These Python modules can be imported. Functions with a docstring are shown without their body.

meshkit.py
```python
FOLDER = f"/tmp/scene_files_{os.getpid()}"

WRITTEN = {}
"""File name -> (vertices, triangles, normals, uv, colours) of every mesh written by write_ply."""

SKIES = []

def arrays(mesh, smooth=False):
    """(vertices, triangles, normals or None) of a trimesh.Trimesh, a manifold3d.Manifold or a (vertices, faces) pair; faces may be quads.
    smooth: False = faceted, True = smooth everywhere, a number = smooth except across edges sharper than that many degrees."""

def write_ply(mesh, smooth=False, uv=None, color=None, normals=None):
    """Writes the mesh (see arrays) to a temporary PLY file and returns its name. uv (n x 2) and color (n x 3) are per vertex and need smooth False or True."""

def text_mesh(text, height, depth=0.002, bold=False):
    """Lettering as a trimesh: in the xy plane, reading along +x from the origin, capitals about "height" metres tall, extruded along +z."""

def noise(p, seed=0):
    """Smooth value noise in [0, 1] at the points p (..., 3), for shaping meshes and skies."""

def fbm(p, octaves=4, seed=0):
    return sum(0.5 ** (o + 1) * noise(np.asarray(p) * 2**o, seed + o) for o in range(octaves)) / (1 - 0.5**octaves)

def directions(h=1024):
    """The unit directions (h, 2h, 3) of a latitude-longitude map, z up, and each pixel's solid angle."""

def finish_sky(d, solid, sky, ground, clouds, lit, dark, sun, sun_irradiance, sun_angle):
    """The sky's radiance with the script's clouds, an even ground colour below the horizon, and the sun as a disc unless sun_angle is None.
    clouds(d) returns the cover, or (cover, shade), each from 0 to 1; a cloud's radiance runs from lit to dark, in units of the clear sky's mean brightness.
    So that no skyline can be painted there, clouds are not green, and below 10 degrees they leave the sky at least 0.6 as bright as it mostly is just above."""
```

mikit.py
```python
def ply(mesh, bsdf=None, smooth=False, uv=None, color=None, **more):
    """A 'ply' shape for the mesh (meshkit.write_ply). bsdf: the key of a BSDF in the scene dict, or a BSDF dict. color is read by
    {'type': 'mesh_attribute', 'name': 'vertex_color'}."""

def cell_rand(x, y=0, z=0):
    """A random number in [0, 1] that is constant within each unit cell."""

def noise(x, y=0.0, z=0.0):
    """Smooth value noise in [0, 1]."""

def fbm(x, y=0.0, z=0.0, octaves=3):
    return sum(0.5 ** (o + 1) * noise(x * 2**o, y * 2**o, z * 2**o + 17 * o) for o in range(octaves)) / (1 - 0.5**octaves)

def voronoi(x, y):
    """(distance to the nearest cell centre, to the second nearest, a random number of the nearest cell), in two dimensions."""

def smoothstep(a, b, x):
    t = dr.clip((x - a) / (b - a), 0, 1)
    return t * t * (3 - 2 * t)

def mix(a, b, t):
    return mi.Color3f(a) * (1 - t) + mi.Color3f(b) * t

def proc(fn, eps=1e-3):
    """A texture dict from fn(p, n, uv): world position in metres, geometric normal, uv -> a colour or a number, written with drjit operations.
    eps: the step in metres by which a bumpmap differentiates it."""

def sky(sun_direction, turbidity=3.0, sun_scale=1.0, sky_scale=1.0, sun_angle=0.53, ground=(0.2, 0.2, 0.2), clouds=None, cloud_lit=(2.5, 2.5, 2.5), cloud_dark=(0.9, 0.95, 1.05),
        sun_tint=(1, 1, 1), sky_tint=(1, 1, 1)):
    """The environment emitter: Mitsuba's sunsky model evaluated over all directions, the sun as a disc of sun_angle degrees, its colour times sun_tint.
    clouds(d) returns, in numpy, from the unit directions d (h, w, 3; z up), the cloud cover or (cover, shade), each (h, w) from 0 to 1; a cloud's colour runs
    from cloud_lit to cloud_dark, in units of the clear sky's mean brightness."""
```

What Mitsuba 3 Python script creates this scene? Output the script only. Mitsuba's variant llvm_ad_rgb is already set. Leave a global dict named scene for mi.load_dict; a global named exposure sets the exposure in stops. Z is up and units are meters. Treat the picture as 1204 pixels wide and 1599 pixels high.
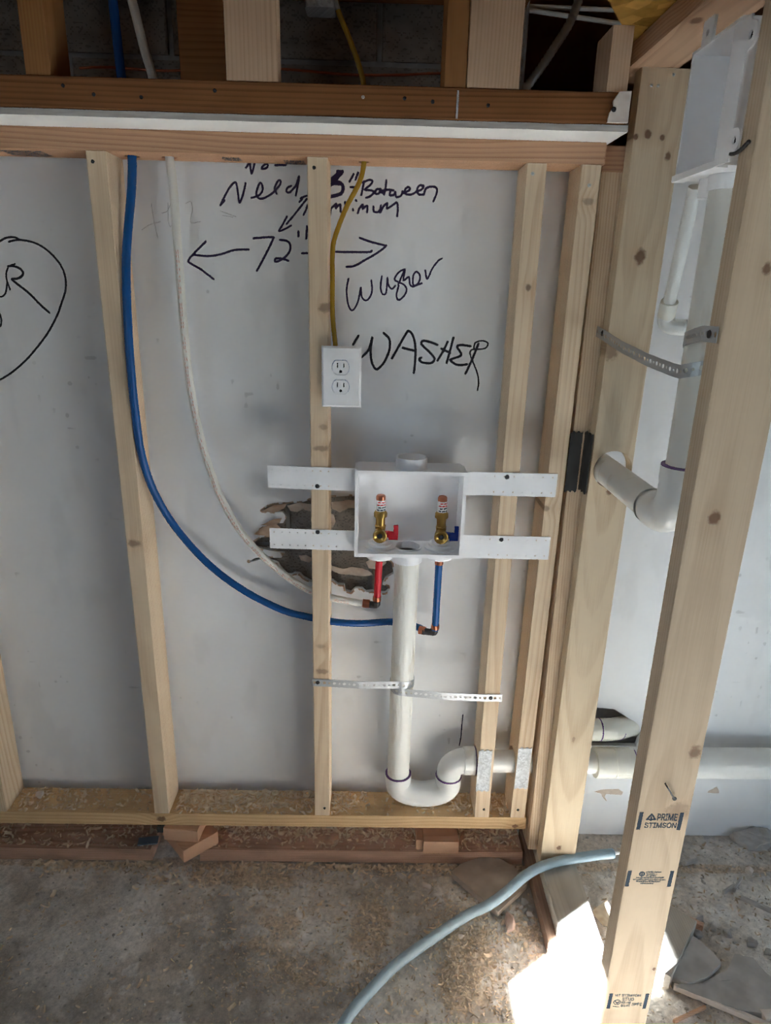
import math, random, numpy as np, trimesh, manifold3d as m3, mitsuba as mi, drjit as dr, mikit, meshkit
from shapely.geometry import Polygon, LineString, Point, box as sbox
from shapely.ops import unary_union
T = mi.ScalarTransform4f
scene, labels = {}, {}
rng = np.random.default_rng(7)

# ---------------------------------------------------------------- camera, sky, sun, exposure
exposure = 4.6
CAM = np.array([0.119, -1.400, 1.445])
FOC, YAW, PITCH, ROLL = 1053.0, 0.0174, 0.3208, 0.0249          # focal length in pixels of the 1204 x 1599 frame
fw = np.array([math.sin(YAW) * math.cos(PITCH), math.cos(YAW) * math.cos(PITCH), -math.sin(PITCH)])
rt = np.array([math.cos(YAW), -math.sin(YAW), 0])
up = np.cross(rt, fw)
up = -math.sin(ROLL) * rt + math.cos(ROLL) * up
scene['camera'] = {'type': 'perspective', 'fov': math.degrees(2 * math.atan(602 / FOC)), 'fov_axis': 'x', 'near_clip': 0.02, 'far_clip': 200.0,
                   'to_world': T().look_at(origin=CAM.tolist(), target=(CAM + fw).tolist(), up=up.tolist())}
SUN = np.array([-0.83 * 0.809, -0.56 * 0.809, 0.588])
scene['sky'] = mikit.sky(SUN.tolist(), turbidity=3.0, sun_scale=6.0, sky_scale=1.0, sun_tint=(.70, .985, 1.53), sky_tint=(.95, 1.0, 1.04), ground=(0.3, 0.3, 0.29))

# ---------------------------------------------------------------- helpers
def put(key, mesh, mat, smooth=False, **kw):
    k, n = key, 1
    while k in scene:
        k, n = f'{key}_{n:03d}', n + 1
    scene[k] = mikit.ply(mesh, mat, smooth=smooth, **kw)
    return k
def name(key):
    k, n = key, 1
    while k in labels or k in scene:
        k, n = f'{key}_{n:03d}', n + 1
    return k
def thing(key, label, cat, group=None):
    k = name(key)
    labels[k] = {'label': label, 'category': cat}
    if group: labels[k]['group'] = group
    return k
def one(key, label, cat, mesh, mat, smooth=False, group=None):
    k = thing(key, label, cat, group)
    scene[k] = mikit.ply(mesh, mat, smooth=smooth)
    return k
def struct(key, mesh=None, mat=None, label=None, smooth=False):
    labels[key] = {'kind': 'structure'}
    if label: labels[key]['label'] = label
    if mesh is not None: scene[key] = mikit.ply(mesh, mat, smooth=smooth)
    return key
def stuff(key, label, mesh, mat, part=False, cat=None, smooth=False):
    k = put(key, mesh, mat, smooth)
    labels[k] = {'kind': 'stuff', 'label': label}
    if not part: labels[k]['category'] = cat or 'debris'
    return k
def unit(v): v = np.asarray(v, float); return v / np.linalg.norm(v)
def toman(tm): return m3.Manifold(m3.Mesh(vert_properties=np.asarray(tm.vertices, np.float32), tri_verts=np.asarray(tm.faces, np.uint32)))
def rrect(w, h, r, n=2):
    if r <= 0: return np.array([[-w/2, -h/2], [w/2, -h/2], [w/2, h/2], [-w/2, h/2]])
    p = []
    for cx, cy, a0 in ((w/2-r, -h/2+r, -90), (w/2-r, h/2-r, 0), (-w/2+r, h/2-r, 90), (-w/2+r, -h/2+r, 180)):
        for a in np.radians(np.linspace(a0, a0 + 90, n + 1)): p.append((cx + r*math.cos(a), cy + r*math.sin(a)))
    return np.array(p)
def frame(d, xd):
    d = unit(d); x = np.asarray(xd, float); x = unit(x - d * (x @ d)); return x, np.cross(d, x), d
def man_at(man, o, x, y, z):
    m = np.eye(4)[:3]; m[:, 0], m[:, 1], m[:, 2], m[:, 3] = x, y, z, o
    return man.transform(m.astype(np.float32))
def lumber(p0, p1, w, h, xd, r=0.0025):
    """A board from p0 to p1 (centre line), w along xd, h across it, edges eased."""
    p0, p1 = np.asarray(p0, float), np.asarray(p1, float)
    x, y, z = frame(p1 - p0, xd)
    man = m3.Manifold.extrude(m3.CrossSection([rrect(w, h, r)]), float(np.linalg.norm(p1 - p0)))
    return man_at(man, p0, x, y, z)
def bx(x0, x1, y0, y1, z0, z1):
    return m3.Manifold.cube([x1-x0, y1-y0, z1-z0]).translate([x0, y0, z0])
def rod(p0, p1, r, n=32, r1=None):
    p0, p1 = np.asarray(p0, float), np.asarray(p1, float)
    x, y, z = frame(p1 - p0, (1, 0, 0) if abs(unit(p1-p0)[0]) < .9 else (0, 1, 0))
    return man_at(m3.Manifold.cylinder(float(np.linalg.norm(p1-p0)), r, r if r1 is None else r1, n), p0, x, y, z)
def pipe(p0, p1, ro, ri, n=40):
    d = unit(np.asarray(p1, float) - np.asarray(p0, float)) * 0.001
    return rod(p0, p1, ro, n) - rod(np.asarray(p0) - d, np.asarray(p1) + d, ri, n)
def lathe(prof, o=(0, 0, 0), d=(0, 0, 1), n=32):
    """Solid of revolution: (radius, height) pairs from bottom axis to top axis."""
    man = m3.Manifold.revolve(m3.CrossSection([np.array(prof, float)]), n)
    x, y, z = frame(d, (1, 0, 0) if abs(unit(d)[0]) < .9 else (0, 1, 0))
    return man_at(man, o, x, y, z)
def spline(pts, n=12):
    p = np.asarray(pts, float); out = []
    q = np.vstack([2*p[0]-p[1], p, 2*p[-1]-p[-2]])
    for i in range(1, len(q)-2):
        for t in np.linspace(0, 1, n, endpoint=False):
            a, b, c, d = q[i-1:i+3]
            out.append(.5*((2*b) + (c-a)*t + (2*a-5*b+4*c-d)*t*t + (3*b-a-3*c+d)*t**3))
    out.append(p[-1]); return np.array(out)
def sweep(path, r, n=16, cap=True):
    p = np.asarray(path, float); r = np.broadcast_to(r, (len(p),))
    t = np.gradient(p, axis=0); t /= np.linalg.norm(t, axis=1, keepdims=True)
    a = np.cross(t[0], (0, 1, 0) if abs(t[0][1]) < .9 else (1, 0, 0)); a = unit(a)
    ring = np.arange(n) * 2*np.pi/n; v = []
    for i in range(len(p)):
        a = unit(a - t[i]*(a @ t[i])); b = np.cross(t[i], a)
        v.append(p[i] + r[i]*(np.cos(ring)[:, None]*a + np.sin(ring)[:, None]*b))
    v = np.vstack(v); f = []
    for i in range(len(p)-1):
        for j in range(n):
            k = (j+1) % n
            f += [[i*n+j, i*n+k, (i+1)*n+k], [i*n+j, (i+1)*n+k, (i+1)*n+j]]
    if cap:
        v = np.vstack([v, p[0], p[-1]]); c0, c1 = len(v)-2, len(v)-1
        for j in range(n):
            k = (j+1) % n
            f += [[c0, k, j], [c1, (len(p)-1)*n+j, (len(p)-1)*n+k]]
    return trimesh.Trimesh(v, np.array(f), process=False)
def plate2d(poly, th, o, x, y):
    """Extrude a shapely polygon (u, v) by th along x cross y, from the plane at o."""
    x, y = unit(x), unit(y); z = np.cross(x, y); parts = []
    for g in getattr(poly, 'geoms', [poly]):
        if g.is_empty or g.area < 1e-9: continue
        parts.append(trimesh.creation.extrude_polygon(g, th, engine='earcut'))
    m = trimesh.util.concatenate(parts)
    v = m.vertices
    m.vertices = np.asarray(o) + v[:, :1]*x + v[:, 1:2]*y + v[:, 2:3]*z
    return m
def cat(*ms):
    out = []
    for m in ms:
        if hasattr(m, 'to_mesh'):
            q = m.to_mesh(); m = trimesh.Trimesh(q.vert_properties[:, :3], q.tri_verts, process=False)
        out.append(m)
    return trimesh.util.concatenate(out)
def rough_block(pts, seed, amp=.15, n=2):
    """Broken lump: hull of points, subdivided and roughened."""
    h = trimesh.convex.convex_hull(np.asarray(pts, float)); 
    for _ in range(n): h = h.subdivide()
    s = np.ptp(h.vertices, axis=0).mean()
    nz = meshkit.fbm(h.vertices/s*4+seed, 3, seed) - .5
    h.vertices += h.vertex_normals*(nz*amp*s)[:, None]
    return h
def rectangular_lump(c, sx, sy, sz, seed, amp=.15):
    r = np.random.default_rng(seed)
    p = r.uniform(-1, 1, (14, 3)); p /= np.maximum(np.abs(p).max(1, keepdims=True), .55)
    return rough_block(np.asarray(c) + p*np.array([sx, sy, sz])/2, seed, amp)

# ---------------------------------------------------------------- materials
noise, fbm, smoothstep, mix, cell_rand, voronoi = mikit.noise, mikit.fbm, mikit.smoothstep, mikit.mix, mikit.cell_rand, mikit.voronoi
def lin(*c): return tuple(((v/255+.055)/1.055)**2.4 if v > 10 else v/255/12.92 for v in c)
def mat(key, color, rough=.6, spec=.3, bump=None, **kw):
    col = color if isinstance(color, dict) else {'type': 'rgb', 'value': list(color)}
    b = {'type': 'principled', 'base_color': col, 'roughness': rough, 'specular': spec, **kw}
    if bump: b = {'type': 'bumpmap', 'nested': b, 'arbitrary': bump[0], 'scale': bump[1]}
    scene[key] = {'type': 'twosided', 'nested': b}
    return key
def wood(key, axis, base, dark, pith=(.02, .07), seed=0, ring=190.0, knots=(), contrast=.5, rough=.75, fiber=.16, stain=0.0):
    """Sawn softwood: growth rings about a pith line beside the board, fibre streaks, knots (along, across, across axis, radius)."""
    ax = {'x': (0, 1, 2), 'y': (1, 0, 2), 'z': (2, 0, 1)}[axis]
    lo = tuple(b + (d-b) for b, d in zip(base, dark))
    def fn(p, n, uv):
        q = [p.x, p.y, p.z]; a, b, c = q[ax[0]], q[ax[1]], q[ax[2]]
        wob = .012*(noise(a*1.3+seed, seed*3.1)-.5) + .004*(noise(a*7+seed, b*14, c*14)-.5)
        bb, cc = b - pith[0] + wob, c - pith[1] + .02*(noise(a*.9+seed*2)-.5)
        kd = mi.Float(0); core = mi.Float(0); halo = mi.Float(0)
        for ka, kb, kax, kr, *more in knots:
            st, asp = more if more else (.85, .55)
            u = q[kax] - kb; w = a - ka
            d = dr.sqrt(u*u + w*w*asp) / kr
            core = dr.maximum(core, st*(1 - smoothstep(.55, 1.2, d + .7*(fbm(a*170, u*170, seed)-.5))))
            halo = dr.maximum(halo, dr.exp(-d*d*.12))
            bb = bb + kr*1.1*dr.exp(-d*d*.10)
        r = dr.sqrt(bb*bb + cc*cc) * ring + .25*noise(a*3, b*90, c*90)
        fr = r - dr.floor(r)
        band = smoothstep(.25, .82, fr) * (1 - smoothstep(.86, 1.0, fr))
        band = band * (.45 + .55*cell_rand(dr.floor(r), seed))
        fib = noise(a*9, b*650, c*650)
        tint = fbm(a*2.2+seed, b*25, c*25) - .5
        t = dr.clip(contrast*band + fiber*(fib-.5)*1.6 + .35*tint + .25*halo, 0, 1)
        col = mix(base, lo, t)
        kn = .6 + .4*noise(a*90, b*90, c*90)
        col = mix(col, mi.Color3f(.21, .095, .05)*kn, core)
        if stain > 0:
            s = smoothstep(.5, .75, fbm(a*6+seed, b*14, c*14, 4))
            col = mix(col, mi.Color3f(*[v*.35 for v in dark]), s*stain)
        return col
    def bump(p, n, uv):
        q = [p.x, p.y, p.z]; a, b, c = q[ax[0]], q[ax[1]], q[ax[2]]
        return noise(a*14, b*900, c*900)*.7 + noise(a*240, b*60, c*60)*.3
    return mat(key, mikit.proc(fn), rough, .25, bump=(mikit.proc(bump, 5e-4), .00035))
PALE, PALED = lin(216, 194, 166), lin(184, 150, 116)
FIR, FIRD = lin(192, 152, 122), lin(156, 112, 80)
YEL, YELD = lin(208, 188, 160), lin(178, 148, 116)
OLD, OLDD = lin(132, 88, 56), lin(92, 56, 32)
W = {
 'wood_stud_left': wood('wood_stud_left', 'z', PALE, PALED, (-.40, .18), 1, knots=[(.895, -.412, 0, .016, .6, 2.5)]),
 'wood_stud_centre': wood('wood_stud_centre', 'z', PALE, PALED, (.03, .16), 2, contrast=.35, knots=[(1.405, .012, 0, .014, .55, 2.0), (1.119, .004, 0, .018, .5, 7), (.578, .002, 0, .018, .5, 6), (1.165, .008, 0, .010, .35, 3), (.645, .0, 0, .012, .3, 4)]),
 'wood_stud_right': wood('wood_stud_right', 'z', PALE, PALED, (.45, -.13), 3, contrast=.45, knots=[(1.452, .414, 0, .006, .7, .6), (1.61, .515, 0, .012, .4, 3), (.995, .493, 0, .010, .5, 2)]),
 'wood_top_plate': wood('wood_top_plate', 'x', FIR, FIRD, (.13, 1.78), 4, knots=[], contrast=.6),
 'wood_bottom_plate': wood('wood_bottom_plate', 'x', lin(214, 182, 138), lin(178, 134, 88), (.14, .22), 5, contrast=.45, knots=[(.50, .127, 2, .006), (-.413, .137, 2, .009)]),
 'wood_post': wood('wood_post', 'z', YEL, YELD, (.61, .09), 6, ring=150, contrast=.35, knots=[(1.513, .619, 0, .011), (1.688, .648, 0, .006), (1.338, .584, 0, .017, .6, .7), (1.723, .606, 0, .006), (1.718, .584, 0, .0045), (1.718, .633, 0, .0045), (1.049, .616, 0, .007), (.438, .603, 0, .004, .4, .2), (.122, .599, 0, .006)]),
 'wood_post_near': wood('wood_post_near', 'z', lin(198, 176, 150), lin(166, 138, 110), (.60, -.36), 7, ring=150, contrast=.35, knots=[(1.152, .593, 0, .0085), (1.478, .598, 0, .006), (.759, .634, 0, .011, .7, .8), (.640, .625, 0, .020, .4, .8), (.285, .642, 0, .003)]),
 'wood_post_corner': wood('wood_post_corner', 'z', PALE, lin(178, 138, 106), (.70, .06), 8, contrast=.5),
 'wood_header': wood('wood_header', 'y', lin(186, 152, 124), lin(150, 110, 82), (.60, 1.92), 9, contrast=.5, knots=[(-.23, .58, 0, .010)]),
 'wood_short_pale': wood('wood_short_pale', 'z', lin(200, 170, 142), lin(168, 130, 100), (.05, .06), 10, contrast=.4),
 'wood_old_plate': wood('wood_old_plate', 'x', OLD, OLDD, (-.03, 1.88), 11, contrast=.7, ring=130, stain=.25),
 'wood_old_short': wood('wood_old_short', 'z', lin(150, 106, 66), lin(112, 70, 40), (.26, .04), 12, contrast=.4),
 'wood_old_sill': wood('wood_old_sill', 'x', lin(196, 160, 138), lin(158, 116, 94), (.04, .10), 13, contrast=.55, stain=.35),
 'wood_sole': wood('wood_sole', 'y', lin(192, 184, 172), lin(164, 152, 136), (.62, .16), 17, contrast=.35, stain=.2),
 'wood_old_base': wood('wood_old_base', 'y', lin(154, 126, 108), lin(118, 92, 78), (.60, .11), 14, contrast=.5, stain=.4),
 'wood_block': wood('wood_block', 'x', lin(208, 168, 138), lin(180, 132, 102), (.04, .25), 15, contrast=.5, ring=260),
 'wood_old_back': wood('wood_old_back', 'x', lin(150, 106, 66), lin(112, 70, 40), (.3, 1.7), 16, contrast=.5),
}
def f_wall(p, n, uv):
    v = .94 + .06*fbm(p.x*3.1, p.z*3.1, 2.0)
    sm = smoothstep(.60, .8, fbm(p.x*16, p.z*7, 5.0, 4))*.06
    sp = smoothstep(.80, .88, noise(p.x*70, p.z*70, 3.3))*smoothstep(.66, .8, noise(p.x*9, p.z*9, 8.1))*.22
    return mi.Color3f(.78, .79, .80)*v*(1-sm)*(1-sp)
mat('drywall_paint', mikit.proc(f_wall), .7, .25, bump=(mikit.proc(lambda p, n, uv: fbm(p.x*140, p.y*140, p.z*140)), .0003))
def f_core(p, n, uv):
    return mix((.42, .40, .38), (.62, .60, .57), fbm(p.x*60, p.y*200, p.z*60))
mat('gypsum_core', mikit.proc(f_core), .9, .1)
mat('paper_brown', mikit.proc(lambda p, n, uv: mix(lin(140, 108, 84), lin(196, 176, 158), fbm(p.x*45, p.y*45, p.z*45))), .85, .1)
mat('paper_pale', mikit.proc(lambda p, n, uv: mix(lin(176, 156, 140), lin(214, 204, 192), fbm(p.x*60, p.y*60, p.z*60))), .85, .1)
mat('drywall_white', (.80, .79, .76), .75, .2)
mat('drywall_edge', mikit.proc(lambda p, n, uv: mix((.33, .31, .29), (.60, .58, .55), fbm(p.x*22, p.y*120, p.z*160, 4))), .9, .1)
def f_block(p, n, uv):
    g = fbm(p.x*38, p.y*38, p.z*38, 4)
    pit = smoothstep(.62, .72, noise(p.x*260, p.y*260, p.z*260))
    return mix((.19, .17, .15), (.38, .345, .31), g)*(1-.3*pit)
mat('concrete_block', mikit.proc(f_block), .95, .1, bump=(mikit.proc(lambda p, n, uv: fbm(p.x*130, p.y*130, p.z*130, 4)), .004))
mat('mortar', mikit.proc(lambda p, n, uv: mix((.26, .255, .25), (.44, .43, .42), fbm(p.x*60, p.y*60, p.z*60))), .95, .1, bump=(mikit.proc(lambda p, n, uv: fbm(p.x*150, p.y*150, p.z*150)), .003))
PILES = [(.36, -.235, .075, .11, .010), (.13, -.20, .05, .10, .009), (.335, -.33, .06, .07, .008), (-.10, -.20, .10, .12, .005), (-.20, -.06, .16, .03, .007), (-.02, -.30, .12, .07, .005), (.50, -.20, .04, .08, .006)]
def f_floor(p, n, uv):
    a = fbm(p.x*4.2, p.y*4.2, 1.0, 4); b = fbm(p.x*19, p.y*19, 7.0, 4); c = fbm(p.x*120, p.y*120, 3.0, 3)
    col = mix((.43, .39, .345), (.73, .69, .645), smoothstep(.32, .66, .55*a+.45*b))
    dirt = smoothstep(.50, .62, fbm(p.x*9+5, p.y*9, 4.0, 5))
    col = mix(col, (.48, .42, .36), dirt*.6)
    white = smoothstep(.64, .72, fbm(p.x*30, p.y*30, 9.0, 4))
    col = mix(col, (.72, .70, .68), white*.55)
    pm = mi.Float(0)
    for cx, cy, sx, sy, a in PILES: pm = dr.maximum(pm, min(1.0, a/.008)*dr.exp(-dr.square((p.x-cx)/(sx*1.15)) - dr.square((p.y-cy)/(sy*1.15))))
    pm = dr.maximum(pm, .75*dr.exp(-dr.square((p.y+.004)/.022)))
    dust = smoothstep(.40, .62, pm*(.35 + 1.15*fbm(p.x*34, p.y*34, 6.0, 4)))
    saw = mix((.34, .25, .18), (.70, .57, .43), noise(p.x*260, p.y*260, 8.0))
    col = mix(col, saw, dust*.8)
    blot = smoothstep(.44, .64, fbm(p.x*5.5+3, p.y*5.5, 2.0, 5))
    col = col*(1 - .2*blot)
    g = noise(p.x*420, p.y*420, 5.0)
    return col*(.62+.56*c+.22*g)
mat('concrete_floor', mikit.proc(f_floor), .85, .2, bump=(mikit.proc(lambda p, n, uv: fbm(p.x*90, p.y*90, 2.0, 4)), .004))
mat('shavings_light', mikit.proc(lambda p, n, uv: mix(lin(206, 182, 150), lin(246, 232, 210), noise(p.x*110, p.y*110, p.z*110))), .8, .15)
mat('shavings_dirty', mikit.proc(lambda p, n, uv: mix(lin(142, 124, 106), lin(206, 186, 160), noise(p.x*100, p.y*100, p.z*100))), .85, .1)
mat('grit', mikit.proc(lambda p, n, uv: mix((.22, .20, .18), (.55, .52, .49), noise(p.x*95, p.y*95, p.z*95))), .9, .1)
mat('plaster_slab', mikit.proc(lambda p, n, uv: mix(lin(140, 124, 112), lin(194, 182, 170), fbm(p.x*26, p.y*26, p.z*80, 4))), .9, .15, bump=(mikit.proc(lambda p, n, uv: fbm(p.x*80, p.y*80, p.z*80, 4)), .003))
mat('slab_grey', mikit.proc(lambda p, n, uv: mix(lin(148, 144, 140), lin(200, 196, 192), fbm(p.x*30, p.y*30, p.z*80, 4))), .9, .15, bump=(mikit.proc(lambda p, n, uv: fbm(p.x*80, p.y*80, p.z*80, 4)), .003))
mat('plaster_pale', mikit.proc(lambda p, n, uv: mix(lin(196, 180, 168), lin(236, 228, 220), fbm(p.x*40, p.y*40, p.z*40, 4))), .9, .15)
mat('plaster_pink', mikit.proc(lambda p, n, uv: mix(lin(166, 128, 112), lin(226, 208, 196), fbm(p.x*40, p.y*40, p.z*40, 4))), .9, .15)
mat('pvc_white', mikit.proc(lambda p, n, uv: mi.Color3f(.79, .79, .76)*(.95+.05*fbm(p.x*30, p.y*30, p.z*8))), .28, .5)
mat('pvc_cream', mikit.proc(lambda p, n, uv: mi.Color3f(.76, .74, .66)*(.92+.08*fbm(p.x*40, p.y*40, p.z*10, 4))), .35, .45)
mat('pvc_dull', mikit.proc(lambda p, n, uv: mix((.74, .73, .68), (.62, .58, .50), smoothstep(.56, .72, fbm(p.x*50, p.y*50, p.z*12, 4))*.6)), .42, .4)
mat('abs_box', (.86, .86, .87), .38, .45)
mat('primer_purple', lin(104, 74, 122), .4, .4)
mat('pex_blue', lin(14, 76, 140), .35, .5)
mat('pex_red', lin(196, 32, 44), .35, .5)
mat('pex_clear', (.74, .72, .67), .35, .45)
mat('print_red', lin(206, 150, 132), .6, .2)
mat('cable_yellow', lin(164, 128, 40), .45, .4)
mat('hose_grey', mikit.proc(lambda p, n, uv: mi.Color3f(*lin(150, 172, 184))*(.88+.24*fbm(p.x*70, p.y*70, p.z*70))), .5, .4)
mat('ink_black', (.012, .012, .018), .6, .3)
mat('ink_violet', (.022, .014, .045), .6, .3)
mat('pencil_grey', (.42, .42, .42), .7, .2)
mat('stamp_ink', (.022, .035, .055), .7, .2)
mat('black_metal', mikit.proc(lambda p, n, uv: mi.Color3f(.035, .036, .036)*(.6+.9*fbm(p.x*60, p.y*60, p.z*25))), .38, .5)
mat('black_screw', (.02, .02, .022), .4, .5)
mat('plastic_black', (.03, .03, .032), .4, .4)
mat('osb', mikit.proc(lambda p, n, uv: mix(lin(110, 76, 30), lin(178, 136, 70), voronoi(p.x*38+.4*p.y*30, p.y*26)[2]*.7+.3*fbm(p.x*90, p.y*90, 2.0))), .8, .2)
mat('gang_box_blue', lin(40, 80, 150), .5, .3)
mat('dark_slot', (.02, .02, .02), .6, .2)
mat('copper', lin(182, 114, 86), .3, .5, metallic=1.0)
mat('brass', lin(180, 144, 78), .28, .5, metallic=1.0)
mat('galvanised', mikit.proc(lambda p, n, uv: mi.Color3f(.66, .68, .70)*(.75+.35*voronoi(p.x*230+p.y*120, p.z*230)[2])*.75), .62, .4, metallic=.45)
mat('strap_steel', (.50, .52, .54), .5, .5, metallic=.8)
mat('nail_steel', (.55, .54, .52), .35, .5, metallic=.9)
mat('handle_blue', lin(24, 52, 140), .4, .4)
mat('label_white', (.75, .75, .74), .5, .3)
mat('room_wall', (.27, .27, .27), .9, .1)
mat('deck_wood', lin(164, 126, 90), .9, .1)
mat('slate_plastic', lin(110, 122, 134), .5, .3)

# ---------------------------------------------------------------- the setting
# floor: uneven slab
def floor_h(x, y):
    p = np.stack([x, y, np.zeros_like(x)], -1)
    h = .006*(meshkit.fbm(p*7, 4, 3)-.5) + .0035*(meshkit.fbm(p*34, 3, 9)-.5)
    for cx, cy, sx, sy, a in PILES: h = h + a*np.exp(-((x-cx)/sx)**2-((y-cy)/sy)**2)*(.5+meshkit.fbm(p*30, 3, 5))
    return h - .002
xs = np.concatenate([np.linspace(-1.7, -.75, 20, endpoint=False), np.linspace(-.75, 1.35, 400), np.linspace(1.35, 2.3, 20)[1:]])
ys = np.concatenate([np.linspace(-3.2, -.6, 40, endpoint=False), np.linspace(-.6, .14, 150)])
gx, gy = np.meshgrid(xs, ys, indexing='ij')
fv = np.stack([gx, gy, floor_h(gx, gy)], -1).reshape(-1, 3)
i, j = np.meshgrid(np.arange(len(xs)-1), np.arange(len(ys)-1), indexing='ij'); b = (i*len(ys)+j).ravel()
struct('floor', (fv, np.stack([b, b+len(ys), b+len(ys)+1, b+1], -1)), 'concrete_floor', 'rough dusty concrete slab strewn with shavings and rubble', smooth=True)

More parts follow.
